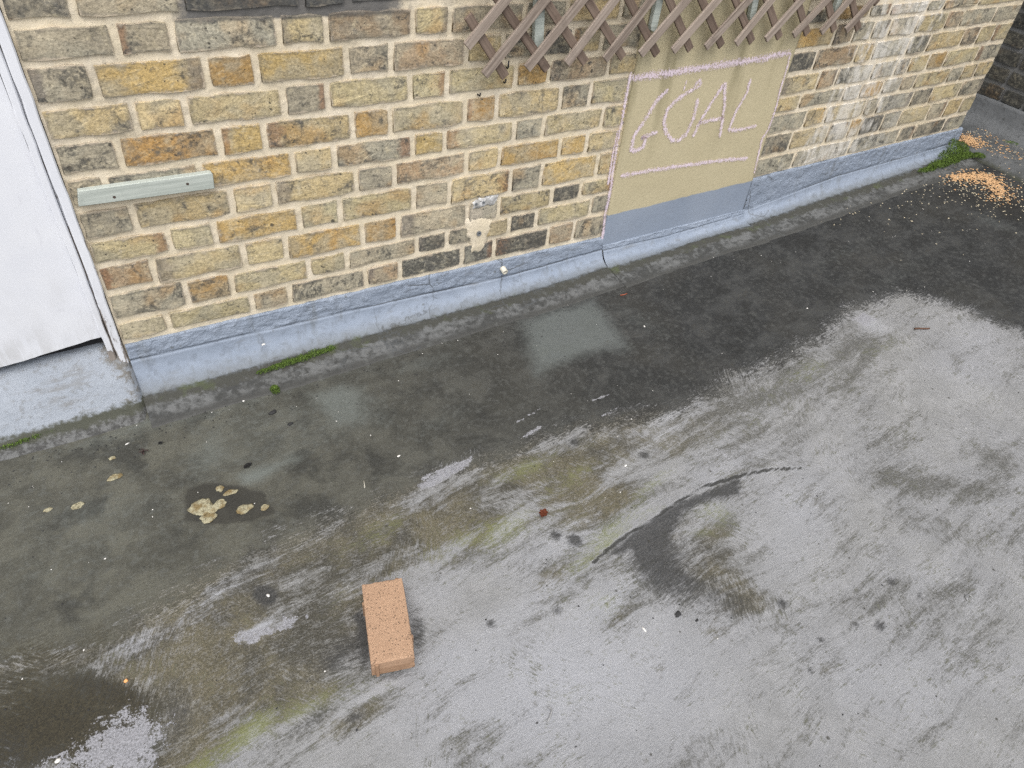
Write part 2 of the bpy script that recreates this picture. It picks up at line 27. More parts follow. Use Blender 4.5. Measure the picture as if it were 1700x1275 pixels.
# ------------------------------------------------------------------ sky, sun, exposure
world = bpy.data.worlds.new('World'); scene.world = world; world.use_nodes = True
wt = world.node_tree; wt.nodes.clear()
SUN_EL, SUN_AZ = math.radians(62), math.radians(205)      # azimuth clockwise from +Y (the wall's far side)
sky = wt.nodes.new('ShaderNodeTexSky'); sky.sky_type = 'NISHITA'; sky.sun_disc = False
sky.sun_elevation = SUN_EL; sky.sun_rotation = SUN_AZ; sky.air_density = 1.0; sky.dust_density = 4.0; sky.ozone_density = 1.0
hs = wt.nodes.new('ShaderNodeHueSaturation'); hs.inputs['Saturation'].default_value = .30   # grey overcast
bg = wt.nodes.new('ShaderNodeBackground'); bg.inputs['Strength'].default_value = .15
wo = wt.nodes.new('ShaderNodeOutputWorld')
wt.links.new(sky.outputs[0], hs.inputs['Color']); wt.links.new(hs.outputs[0], bg.inputs[0]); wt.links.new(bg.outputs[0], wo.inputs[0])
sun = bpy.data.lights.new('sun', 'SUN'); sun.energy = 1.0; sun.angle = math.radians(60); sun.color = (1, .975, .94)
sun_o = bpy.data.objects.new('sun', sun); COL.objects.link(sun_o)
sdir = Vector((math.sin(SUN_AZ) * math.cos(SUN_EL), math.cos(SUN_AZ) * math.cos(SUN_EL), math.sin(SUN_EL)))
sun_o.rotation_euler = sdir.to_track_quat('Z', 'Y').to_euler(); sun_o.location = sdir * 12
scene.view_settings.view_transform = 'Standard'; scene.view_settings.look = 'None'
scene.view_settings.exposure = 0.68; scene.view_settings.gamma = 1; scene.view_settings.use_curve_mapping = False
scene.render.engine = 'CYCLES'
scene.cycles.use_denoising = False; scene.cycles.use_adaptive_sampling = False
scene.cycles.max_bounces = 6
scene.cycles.sample_clamp_indirect = 4

rng = random.Random(7); nrng = np.random.default_rng(7)

# ------------------------------------------------------------------ helpers
def hash2(ix, iy, seed):
    h = (ix.astype(np.int64) * 374761393 + iy.astype(np.int64) * 668265263 + seed * 1442695041) & 0xffffffff
    h = ((h ^ (h >> 13)) * 1274126177) & 0xffffffff
    return ((h ^ (h >> 16)) & 0xffffff) / float(0xffffff)
def vnoise(x, y, seed=0):
    ix = np.floor(x); iy = np.floor(y); fx = x - ix; fy = y - iy
    fx = fx * fx * (3 - 2 * fx); fy = fy * fy * (3 - 2 * fy)
    a = hash2(ix, iy, seed); b = hash2(ix + 1, iy, seed); c = hash2(ix, iy + 1, seed); d = hash2(ix + 1, iy + 1, seed)
    return (a * (1 - fx) + b * fx) * (1 - fy) + (c * (1 - fx) + d * fx) * fy
def fbm(x, y, seed=0, octv=3):
    s = 0; a = .5; t = 0
    for k in range(octv):
        s = s + a * vnoise(x * 2 ** k, y * 2 ** k, seed + 17 * k); t += a; a *= .5
    return s / t

def mesh_obj(name, verts, faces, mat=None, parent=None, smooth=False):
    me = bpy.data.meshes.new(name); me.from_pydata([tuple(v) for v in verts], [], [tuple(f) for f in faces]); me.update()
    if mat: me.materials.append(mat)
    if smooth: me.polygons.foreach_set('use_smooth', [True] * len(me.polygons))
    o = bpy.data.objects.new(name, me); COL.objects.link(o)
    if parent: o.parent = parent
    return o
def grid_mesh(name, V, nu, nv, mat=None, parent=None, smooth=True, flip=False):
    """V: (nu*nv,3) array, index = i*nv + j"""
    i, j = np.meshgrid(np.arange(nu - 1), np.arange(nv - 1), indexing='ij')
    a = (i * nv + j).ravel(); q = np.stack([a, a + nv, a + nv + 1, a + 1], 1)
    if flip: q = q[:, ::-1]
    me = bpy.data.meshes.new(name); n = len(q)
    me.vertices.add(len(V)); me.vertices.foreach_set('co', V.astype(np.float32).ravel())
    me.loops.add(n * 4); me.loops.foreach_set('vertex_index', q.astype(np.int32).ravel())
    me.polygons.add(n); me.polygons.foreach_set('loop_start', np.arange(0, n * 4, 4, dtype=np.int32))
    try: me.polygons.foreach_set('loop_total', np.full(n, 4, dtype=np.int32))
    except Exception: pass
    me.update(calc_edges=True); me.validate()
    if smooth: me.polygons.foreach_set('use_smooth', np.ones(len(me.polygons), dtype=bool))
    if mat: me.materials.append(mat)
    o = bpy.data.objects.new(name, me); COL.objects.link(o)
    if parent: o.parent = parent
    return o
def thing(name, label, cat, loc=(0, 0, 0), group=None):
    o = bpy.data.objects.new(name, None); COL.objects.link(o); o.location = loc; o.empty_display_size = .05
    o['label'] = label; o['category'] = cat
    if group: o['group'] = group
    return o
def tag(o, label, cat, group=None):
    o['label'] = label; o['category'] = cat
    if group: o['group'] = group
    return o
def bev_box(sx, sy, sz, bev=.002, seg=1):
    bm = bmesh.new(); bmesh.ops.create_cube(bm, size=1); bmesh.ops.scale(bm, vec=(sx, sy, sz), verts=bm.verts)
    if bev: bmesh.ops.bevel(bm, geom=bm.edges[:], offset=bev, segments=seg, affect='EDGES', profile=.6)
    return bm
def bm_obj(name, bm, mat, parent=None, smooth=False):
    me = bpy.data.meshes.new(name); bm.to_mesh(me); bm.free(); me.materials.append(mat)
    if smooth: me.polygons.foreach_set('use_smooth', [True] * len(me.polygons))
    o = bpy.data.objects.new(name, me); COL.objects.link(o)
    if parent: o.parent = parent
    return o

# ------------------------------------------------------------------ node shorthand
class NT:
    def __init__(s, name):
        s.m = bpy.data.materials.new(name); s.m.use_nodes = True; s.t = s.m.node_tree; s.t.nodes.clear()
        s.out = s.t.nodes.new('ShaderNodeOutputMaterial'); s.b = s.t.nodes.new('ShaderNodeBsdfPrincipled')
        s.t.links.new(s.b.outputs[0], s.out.inputs[0])
    def set(s, sock, v):
        if isinstance(v, bpy.types.NodeSocket): s.t.links.new(v, sock)
        elif isinstance(v, (tuple, list)) and len(v) == 3 and sock.type == 'RGBA': sock.default_value = (*v, 1)
        else: sock.default_value = v
    def n(s, typ, **kw):
        nd = s.t.nodes.new(typ)
        for k, v in kw.items(): setattr(nd, k, v)
        return nd
    def math(s, op, a, b=0., c=None, clamp=False):
        nd = s.n('ShaderNodeMath', operation=op, use_clamp=clamp); s.set(nd.inputs[0], a); s.set(nd.inputs[1], b)
        if c is not None: s.set(nd.inputs[2], c)
        return nd.outputs[0]
    def mul(s, a, b): return s.math('MULTIPLY', a, b)
    def add(s, a, b): return s.math('ADD', a, b)
    def sub(s, a, b): return s.math('SUBTRACT', a, b)
    def mad(s, a, b, c): return s.math('MULTIPLY_ADD', a, b, c)
    def step(s, v, lo, hi, o0=0., o1=1.):
        nd = s.n('ShaderNodeMapRange', interpolation_type='SMOOTHSTEP'); s.set(nd.inputs[0], v)
        s.set(nd.inputs[1], lo); s.set(nd.inputs[2], hi); s.set(nd.inputs[3], o0); s.set(nd.inputs[4], o1)
        return nd.outputs[0]
    def mix(s, f, a, b, mode='MIX'):
        nd = s.n('ShaderNodeMix', data_type='RGBA', blend_type=mode, clamp_factor=True)
        s.set(nd.inputs[0], f); s.set(nd.inputs[6], a); s.set(nd.inputs[7], b); return nd.outputs[2]
    def pos(s): return s.n('ShaderNodeNewGeometry').outputs['Position']
    def objco(s): return s.n('ShaderNodeTexCoord').outputs['Object']
    def vec(s, v, scale=(1, 1, 1), rot=(0, 0, 0), loc=(0, 0, 0)):
        nd = s.n('ShaderNodeMapping'); s.set(nd.inputs[0], v); nd.inputs[3].default_value = scale; nd.inputs[2].default_value = rot
        s.set(nd.inputs[1], loc); return nd.outputs[0]
    def vadd(s, a, b):
        nd = s.n('ShaderNodeVectorMath', operation='ADD'); s.set(nd.inputs[0], a); s.set(nd.inputs[1], b); return nd.outputs[0]
    def noise(s, v, scale, detail=3., rough=.55, dist=0., col=False):
        nd = s.n('ShaderNodeTexNoise'); s.set(nd.inputs['Vector'], v); nd.inputs['Scale'].default_value = scale
        nd.inputs['Detail'].default_value = detail; nd.inputs['Roughness'].default_value = rough; nd.inputs['Distortion'].default_value = dist
        return nd.outputs[1 if col else 0]
    def mixv(s, amp, val):
        nd = s.n('ShaderNodeCombineXYZ'); q = s.mul(s.sub(val, .5), amp)
        s.set(nd.inputs[0], q); s.set(nd.inputs[1], q); s.set(nd.inputs[2], s.mul(q, -1.)); return nd.outputs[0]
    def voro(s, v, scale, feature='F1', rnd=1.):
        nd = s.n('ShaderNodeTexVoronoi', feature=feature); s.set(nd.inputs['Vector'], v); nd.inputs['Scale'].default_value = scale
        nd.inputs['Randomness'].default_value = rnd; return nd
    def attr(s, name, typ='GEOMETRY'):
        nd = s.n('ShaderNodeAttribute', attribute_name=name, attribute_type=typ); return nd
    def sepx(s, v):
        nd = s.n('ShaderNodeSeparateXYZ'); s.set(nd.inputs[0], v); return nd.outputs
    def sepc(s, v):
        nd = s.n('ShaderNodeSeparateColor'); s.set(nd.inputs[0], v); return nd.outputs
    def bump(s, h, strength=.5, dist=.002, normal=None):
        nd = s.n('ShaderNodeBump'); s.set(nd.inputs['Height'], h); nd.inputs['Strength'].default_value = strength
        nd.inputs['Distance'].default_value = dist
        if normal is not None: s.set(nd.inputs['Normal'], normal)
        return nd.outputs[0]
    def done(s, color, rough=.8, normal=None, spec=.3, alpha=None):
        s.set(s.b.inputs['Base Color'], color); s.set(s.b.inputs['Roughness'], rough); s.set(s.b.inputs['Specular IOR Level'], spec)
        if normal is not None: s.set(s.b.inputs['Normal'], normal)
        if alpha is not None: s.set(s.b.inputs['Alpha'], alpha)
        return s.m

def simple(name, col, var=.25, scale=60, rough=.8, bump=.3, spec=.3):
    k = NT(name); p = k.objco(); n1 = k.noise(p, scale, 4); n2 = k.noise(p, scale * 6, 2)
    c = k.mix(n1, tuple(v * (1 - var) for v in col), tuple(min(1, v * (1 + var)) for v in col))
    return k.done(c, rough, k.bump(n2, bump, .001), spec)

def white_stain(k, P):
    """lime run-off streak down the right part of the wall (world position)"""
    X = k.sepx(P)
    nv = k.noise(k.vec(P, (9, 1, 2.2)), 1.6, 4, .6); nf = k.noise(k.vec(P, (1, 1, .45)), 34, 4, .65)
    cx = k.mad(X[2], .35, 2.26)
    d = k.math('ABSOLUTE', k.sub(X[0], cx))
    m = k.step(d, .52, .05)
    zz = k.step(X[2], .12, .3)
    m2 = k.add(k.mul(m, .58), k.mul(k.sub(nv, .5), 1.3)); m2 = k.add(m2, k.mul(k.sub(nf, .5), 1.2))
    return k.mul(k.mul(k.step(m2, .36, .72), zz), .72)

def dark_paint(k, P):
    """dark paint smeared on the joint at the top left (world position)"""
    X = k.sepx(P); n = k.noise(P, 22, 4, .6); w = k.noise(P, 5, 2)
    a = k.mul(k.step(k.add(X[0], k.mul(k.sub(n, .5), .16)), -.17, -.12), k.step(k.add(X[0], k.mul(k.sub(n, .5), .16)), .43, .34))
    zz = k.add(X[2], k.add(k.mul(X[0], .035), k.mul(k.sub(w, .5), .014)))
    return k.mul(a, k.step(k.add(zz, k.mul(k.sub(n, .5), .012)), .972, .980))

def soot_veil(k, P, c):
    """weathering shared by bricks and joints: sooty drifts and run-off streaks (world position)"""
    a = k.noise(P, 2.6, 4, .62, .4); b = k.noise(k.vec(P, (1, 1, .3)), 11, 5, .68); f = k.noise(P, 75, 4, .7)
    m = k.add(k.mul(k.sub(a, .5), 1.2), k.add(k.mul(k.sub(b, .5), .8), k.mul(k.sub(f, .5), .9)))
    c = k.mix(k.mul(k.step(m, .06, .46), .45), c, (.155, .148, .13))
    return k.mix(k.mul(k.step(m, .02, -.36), .42), c, (.62, .54, .39))

def brick_mat(name, use_attr=False, dark=1.0):
    k = NT(name); info = k.n('ShaderNodeObjectInfo'); P = k.pos(); OC = k.objco()
    if use_attr:
        base = k.attr('tone').outputs['Color']; rnd = 0.37; sp = k.attr('tone').outputs['Alpha']; P2 = P
    else:
        base = info.outputs['Color']; sp = info.outputs['Alpha']; rnd = info.outputs['Random']
        cmb = k.n('ShaderNodeCombineXYZ'); k.set(cmb.inputs[0], k.mul(rnd, 37.)); k.set(cmb.inputs[1], k.mul(rnd, 91.)); k.set(cmb.inputs[2], k.mul(rnd, 53.))
        P2 = k.vadd(P, cmb.outputs[0])
    nA = k.noise(P2, 11, 3, .55, .4); nB = k.noise(P2, 34, 4, .6); nF = k.noise(P2, 170, 4, .7); nH = k.noise(P2, 520, 2, .6)
    tilt = k.n('ShaderNodeVectorRotate', rotation_type='Y_AXIS'); k.set(tilt.inputs['Vector'], P2); k.set(tilt.inputs['Angle'], k.mad(rnd, 1.1, -.55))
    st = k.noise(k.vec(tilt.outputs[0], (16, 16, 85)), 1., 5, .66, .7)
    nS = k.noise(P2, 62, 5, .72, .8)
    c = k.mix(k.mul(k.step(nA, .44, .62), .8), base, k.mix(.7, base, (.33, .31, .245)))
    c = k.mix(k.step(k.noise(P2, 7.3, 2), .55, .68), c, k.mix(.45, base, (.42, .24, .085)))
    c = k.mix(k.mul(k.step(nB, .46, .24), .55), c, (.56, .48, .32))
    c = k.mix(k.mul(k.step(nB, .58, .74), .25), c, (.14, .135, .12))
    c = k.mix(k.mul(k.step(st, .56, .68), .34), c, (.115, .108, .095))
    c = k.mix(k.mul(k.step(st, .44, .34), .35), c, (.55, .48, .34))
    # purplish burnt blush on one end of some bricks
    if not use_attr:
        ox = k.sepx(OC)
        endm = k.step(k.add(k.mul(ox[0], k.step(rnd, .45, .55, -1., 1.)), k.mul(k.sub(nB, .5), .35)), .26, .40)
        pick = k.math('FRACT', k.mul(rnd, 7.31))
        c = k.mix(k.mul(k.mul(endm, k.step(pick, .66, .7)), .62), c, k.mix(k.step(pick, .88, .89), (.16, .14, .13), (.27, .135, .07)))
    # sooty crust
    so = k.noise(P2, 20, 5, .68, .6)
    c = k.mix(k.mul(k.mul(k.step(k.add(so, k.mul(sp, .40)), .565, .69), k.step(nS, .36, .56)), .85), c, (.065, .065, .062))
    c = k.mix(k.mul(k.step(nS, .56, .66), .55), c, (.085, .082, .075)); c = k.mix(k.mul(k.step(nS, .42, .34), .30), c, (.60, .53, .38))
    # clinker pits
    PJ = k.vadd(P2, k.mixv(.016, nS))
    v = k.voro(PJ, 105); pit = k.step(k.sub(k.sub(.42, k.sepc(v.outputs['Color'])[0]), v.outputs['Distance']), .05, .16)
    v2 = k.voro(PJ, 31); big = k.step(k.sub(k.sub(.19, k.sepc(v2.outputs['Color'])[0]), v2.outputs['Distance']), .0, .05)
    pits = k.math('MAXIMUM', k.mul(pit, k.step(k.noise(P2, 16, 2), .42, .56)), big)
    c = k.mix(k.mul(pits, .85), c, (.05, .047, .044))
    c = k.mix(k.step(nF, .32, .68), k.mix(1., c, (.70, .70, .69), 'MULTIPLY'), k.mix(1., c, (1.20, 1.20, 1.18), 'MULTIPLY'))
    c = k.mix(k.mul(k.step(nH, .55, .75), .35), c, (.48, .42, .3))
    if not use_attr:
        oy = k.sepx(OC)
        e = k.math('MAXIMUM', k.sub(k.math('ABSOLUTE', oy[2]), .5), k.mul(k.sub(k.math('ABSOLUTE', oy[0]), .5), 2.8))
        e1 = k.add(e, k.add(k.mul(k.sub(nS, .5), .42), k.mul(k.sub(nB, .5), .30)))
        c = k.mix(k.mul(k.step(e1, -.06, .01), .75), c, (.46, .39, .30) if dark == 1. else (.2, .2, .19))
        e2 = k.add(e, k.add(k.mul(k.sub(nB, .5), .22), k.mul(k.sub(nS, .5), .12)))
        c = k.mix(k.mul(k.mul(k.step(e2, -.14, -.07), k.step(e2, -.005, -.05)), .30), c, (.085, .083, .076))
    if dark == 1.0:
        c = soot_veil(k, P, c)
        c = k.mix(white_stain(k, P), c, (.66, .63, .57))
        c = k.mix(k.mul(dark_paint(k, P), .62), c, (.06, .062, .064))
    else:
        c = k.mix(1., c, (dark,) * 3, 'MULTIPLY')
    h = k.sub(k.add(k.mul(nS, .8), k.add(k.mul(nF, .5), k.mul(st, .7))), k.mul(pits, .8))
    return k.done(c, .9, k.bump(h, .6, .0045), .2)

def mortar_mat(name, col=(.66, .575, .425), dark=False):
    k = NT(name); P = k.pos(); n1 = k.noise(P, 8, 4, .6); n2 = k.noise(P, 60, 4, .65); n3 = k.noise(P, 420, 2, .6)
    c = k.mix(k.step(n1, .35, .7), col, tuple(v * f for v, f in zip(col, (1.08, 1.1, 1.18))))
    c = k.mix(k.mul(k.step(n2, .52, .72), .4), c, tuple(v * .62 for v in col))
    c = k.mix(k.mul(k.step(n3, .56, .72), .5), c, tuple(v * .5 for v in col))
    v = k.voro(P, 120); c = k.mix(k.mul(k.step(k.add(v.outputs['Distance'], k.mul(k.sepc(v.outputs['Color'])[0], .6)), .3, .16), .5), c, (.16, .13, .1))
    if not dark:
        c = soot_veil(k, P, c)
        c = k.mix(k.mul(white_stain(k, P), .7), c, (.68, .64, .57))
        c = k.mix(k.mul(dark_paint(k, P), .9), c, (.085, .088, .095))
    h = k.add(k.mul(n2, 1.), k.mul(n3, .5))
    return k.done(c, .92, k.bump(h, .7, .003), .15)

# grey plinth paint: t attribute = arc position, 0 top .. 1 outer feather edge on the roof
def plinth_mat():
    k = NT('grey plinth paint'); P = k.pos(); t = k.attr('prof').outputs['Fac']
    n1 = k.noise(k.vec(P, (1, 1, 1.6)), 5, 4, .6); n2 = k.noise(P, 42, 5, .65, .4); n3 = k.noise(P, 300, 2, .6)
    c = k.mix(n1, (.195, .235, .30), (.29, .33, .395))
    c = k.mix(k.mul(k.step(n2, .52, .68), .45), c, (.135, .155, .185))
    # scuffs and dirt
    s = k.noise(k.vec(P, (3, 3, 14)), 3., 5, .65)
    c = k.mix(k.mul(k.step(s, .58, .74), .5), c, (.17, .175, .175))
    v = k.voro(P, 46); c = k.mix(k.mul(k.step(k.sub(k.sub(.16, k.sepc(v.outputs['Color'])[0]), k.mul(v.outputs['Distance'], .6)), -.02, .06), .6), c, (.12, .125, .12))
    tt = k.add(t, k.add(k.mul(k.sub(n2, .5), .16), k.mul(k.sub(n1, .5), .10)))
    c = k.mix(k.mul(k.step(tt, .44, .62), .7), c, (.13, .14, .145))                  # grime running into the foot
    moss = k.mix(k.step(k.noise(P, 14, 3), .55, .72), (.05, .05, .042), (.065, .075, .04))
    c = k.mix(k.step(tt, .60, .68), c, moss)
    fe = k.mix(k.step(k.add(k.mul(n2, .6), k.mul(k.noise(P, 6, 3), .4)), .42, .60), (.045, .046, .044), (.125, .128, .127))
    c = k.mix(k.step(k.add(t, k.mul(k.sub(n2, .5), .22)), .735, .79), c, fe)
    wet = k.mix(k.noise(P, 40, 3), (.042, .042, .04), (.065, .066, .062))
    c = k.mix(k.step(k.add(t, k.mul(k.sub(n2, .5), .2)), .90, .955), c, wet)
    vc = k.voro(k.vadd(P, k.mixv(.05, n2)), 6.5, 'DISTANCE_TO_EDGE'); crk = k.mul(k.step(vc.outputs['Distance'], .018, .004), k.step(k.noise(P, 4.2, 2), .52, .62))
    c = k.mix(k.mul(crk, .75), c, (.07, .075, .078))
    dr = k.noise(k.vec(P, (22, 22, 2.2)), 1., 4, .65); c = k.mix(k.mul(k.step(dr, .56, .72), .40), c, (.125, .13, .125))
    # crease between painted brick and fillet
    cr = k.math('ABSOLUTE', k.sub(k.add(t, k.mul(k.sub(n1, .5), .02)), .305))
    c = k.mix(k.mul(k.mul(k.step(cr, .010, .002), k.step(k.noise(P, 3.5, 2), .42, .56)), .85), c, (.06, .062, .062))
    up = k.step(t, .33, .27)
    lay = k.noise(k.vec(P, (9, 9, 24)), 2.2, 4, .6, 1.2)
    h = k.add(k.mul(n3, .12), k.add(k.mul(n2, k.mad(up, 1.2, .25)), k.mul(lay, k.mad(up, .8, .1))))
    return k.done(c, .62, k.bump(h, .8, .006), .35)

def ground_mat():
    k = NT('cement roof coating'); P = k.pos()
    A = k.sepc(k.attr('maskA').outputs['Color']); Aa = k.attr('maskA').outputs['Alpha']
    B = k.sepc(k.attr('maskB').outputs['Color']); Ba = k.attr('maskB').outputs['Alpha']
    wet, brown, green, dark = A[0], A[1], A[2], Aa; light, light2, line, patch = B[0], B[1], B[2], Ba
    rot = (0, 0, math.radians(-5.7))
    wob = k.noise(P, 3.0, 2, .5, col=True)
    w2 = k.n('ShaderNodeVectorMath', operation='MULTIPLY_ADD'); k.set(w2.inputs[0], wob); w2.inputs[1].default_value = (.10, .10, 0); k.set(w2.inputs[2], P)
    PW = w2.outputs[0]
    PS = k.n('ShaderNodeVectorRotate', rotation_type='Z_AXIS'); k.set(PS.inputs['Vector'], PW); PS.inputs['Angle'].default_value = math.radians(-5.7); PS = PS.outputs[0]
    g0 = k.noise(P, 2.4, 4, .6); g1 = k.noise(P, 9, 5, .62, .3); g2 = k.noise(P, 55, 4, .66); g3 = k.noise(P, 340, 3, .65); g4 = k.noise(P, 230, 5, .80)
    def rotz(deg):
        n_ = k.n('ShaderNodeVectorRotate', rotation_type='Z_AXIS'); k.set(n_.inputs['Vector'], PW); n_.inputs['Angle'].default_value = math.radians(deg); return n_.outputs[0]
    sA = k.noise(k.vec(PS, (40, 250, 30)), 1., 5, .68, .3); sB = k.noise(k.vec(rotz(48), (36, 220, 30)), 1., 5, .68, .3); sC = k.noise(k.vec(rotz(-62), (36, 220, 30)), 1., 5, .68, .3)
    sel = k.noise(P, 3.1, 2, .5); sel2 = k.noise(k.vadd(P, (9.3, 4.1, 0.)), 2.7, 2, .5)
    def fmix(f, a, b): return k.add(k.mul(a, k.sub(1., f)), k.mul(b, f))
    s1 = fmix(k.step(sel2, .54, .64), fmix(k.step(sel, .53, .63), sA, sB), sC)
    s2 = k.noise(k.vec(PS, (60, 420, 60)), 1., 3, .6)
    fine = k.add(k.mul(k.sub(s1, .5), 1.35), k.add(k.mul(k.sub(g4, .5), 1.0), k.mul(k.sub(g2, .5), .75)))
    X_ = k.sepx(P); muck = k.attr('muck').outputs['Fac']
    # pale dry skim
    c = k.mix(k.step(g1, .33, .68), (.207, .208, .205), (.265, .266, .268))
    c = k.mix(k.mul(k.step(g0, .35, .6), .35), c, (.245, .25, .27))
    c = k.mix(k.mul(light2, .95), c, (.31, .318, .342))
    c = k.mix(k.mul(k.step(s1, .42, .30), .35), c, (.36, .365, .375))
    # thin dirty film, broken over the trowel ridges
    gS = k.noise(k.vec(PS, (4.5, 24, 10)), 1., 4, .6, .5)
    cl = k.add(k.mul(brown, .85), k.add(k.mul(k.sub(g0, .5), 1.3), k.add(k.mul(k.sub(g1, .5), .8), k.mul(k.mul(k.sub(gS, .5), 2.1), k.step(X_[0], 2.4, .5, .45, 1.)))))
    cl = k.add(cl, .05)
    cl = k.sub(k.add(cl, .03), k.mul(light2, .45)); cl = k.math('MINIMUM', cl, .66)
    bm = k.step(k.add(cl, k.mul(fine, 1.25)), -.02, .78)
    film = k.mix(k.step(k.add(k.mul(g0, .5), k.mul(g1, .5)), .42, .58), (.054, .049, .034), (.115, .099, .056))
    film = k.mix(k.mul(k.step(brown, .10, .40), k.step(X_[0], 1.25, .55)), (.105, .104, .096), film)
    c = k.mix(k.mul(k.step(cl, .05, .65), .30), c, k.mix(.45, film, (.17, .165, .14)))
    c = k.mix(k.mul(bm, .93), c, k.mix(k.step(g4, .42, .6), film, k.mix(1., film, (.50, .50, .48), 'MULTIPLY')))
    c = k.mix(k.mul(k.step(k.add(fine, k.mul(k.sub(g1, .5), .6)), .10, .34), .38), c, (.125, .123, .11))
    gm = k.step(k.add(k.mul(green, .8), k.add(k.mul(fine, 1.1), k.mul(k.sub(g1, .5), .9))), .10, .90)
    c = k.mix(k.mul(gm, .60), c, k.mix(g2, (.135, .15, .045), (.215, .235, .095)))
    dm = k.step(k.add(k.mul(dark, .95), k.add(k.mul(fine, .9), k.mul(k.sub(g1, .5), .5))), .10, .80)
    c = k.mix(k.mul(dm, .90), c, k.mix(k.step(g4, .40, .62), (.020, .021, .022), (.058, .057, .055)))
    c = k.mix(k.mul(k.step(g3, .52, .72), .22), c, (.33, .335, .34))
    c = k.mix(k.mul(k.step(g3, .46, .30), .22), c, (.10, .10, .095))
    # damp dark band
    wv = k.add(wet, k.add(k.mul(fine, .60), k.mul(k.sub(g1, .5), .45)))
    wm = k.step(wv, .36, .62)
    X_ = k.sepx(P)
    lft = k.step(X_[0], 1.3, -.6)
    w = k.mix(lft, (.027, .028, .0285), (.062, .060, .051))
    w = k.mix(k.mul(k.step(g1, .38, .62), .8), w, k.mix(lft, (.044, .045, .0455), (.096, .092, .076)))
    w = k.mix(k.mul(k.step(g0, .46, .66), .65), w, k.mix(lft, (.046, .044, .039), (.062, .060, .050)))
    w = k.mix(k.mul(k.step(g2, .48, .66), .42), w, (.115, .117, .112)); w = k.mix(k.mul(k.step(k.add(k.mul(g1, .6), k.mul(gS, .4)), .49, .62), .42), w, k.mix(lft, (.085, .087, .086), (.135, .132, .112))); w = k.mix(k.mul(k.step(k.add(k.mul(g1, .5), k.mul(g0, .5)), .47, .38), .5), w, (.024, .024, .023))
    w = k.mix(k.mul(k.step(g4, .52, .66), .45), w, (.024, .024, .023)); w = k.mix(k.mul(k.step(g4, .46, .36), .30), w, (.12, .12, .114))
    w = k.mix(k.mul(k.step(g3, .54, .72), .38), w, (.13, .13, .124))
    w = k.mix(k.mul(k.step(s1, .58, .70), .30), w, (.125, .126, .12))
    w = k.mix(k.mul(k.step(k.add(light, k.add(k.mul(k.sub(g2, .5), .35), k.mul(k.sub(s1, .5), .5))), .05, .8), .9), w, k.mix(g1, (.125, .134, .122), (.165, .18, .182)))
    w = k.mix(k.mul(k.step(k.add(dark, k.mul(k.sub(g2, .5), .5)), .2, .6), .75), w, (.030, .028, .025))
    w = k.mix(k.mul(k.step(k.add(muck, k.add(k.mul(k.sub(g1, .5), 1.6), k.mul(fine, 1.1))), .10, .85), .88), w, k.mix(k.step(g4, .36, .66), (.018, .016, .012), (.058, .049, .031)))
    v = k.voro(P, 70); fl = k.step(k.sub(k.sub(.035, k.sepc(v.outputs['Color'])[0]), k.mul(v.outputs['Distance'], .25)), 0., .02)
    w = k.mix(k.mul(fl, .7), w, (.26, .26, .24))
    w = k.mix(1., w, k.mix(lft, (.74, .75, .755), (.92, .935, .89)), 'MULTIPLY')
    c = k.mix(wm, c, w)
    # bare flaked patches of the older coat
    pm = k.step(k.add(patch, k.add(k.mul(k.sub(g2, .5), 1.7), k.mul(k.sub(g4, .5), 1.6))), .52, .62)
    c = k.mix(k.mul(pm, .92), c, k.mix(k.step(g4, .35, .6), (.15, .15, .158), (.295, .297, .32)))
    # fine cracks / coat edges
    c = k.mix(k.mul(k.step(k.add(line, k.mul(k.sub(g4, .5), .5)), .45, .7), .9), c, (.03, .03, .028))
    # grit specks
    v3 = k.voro(P, 38); sp = k.step(k.sub(k.sub(.10, k.sepc(v3.outputs['Color'])[1]), k.mul(v3.outputs['Distance'], .55)), 0., .03)
    c = k.mix(k.mul(sp, .75), c, (.04, .038, .03))
    rough = k.mix(wm, k.mad(g4, .25, .66), k.mad(g2, .3, .58))
    h = k.add(k.mul(s1, .9), k.add(k.mul(s2, .3), k.add(k.mul(g4, .7), k.mul(g2, .5))))
    h = k.mul(h, k.step(wm, 0., 1., 1., .65))
    return k.done(c, rough, k.bump(h, .65, .004), .24)

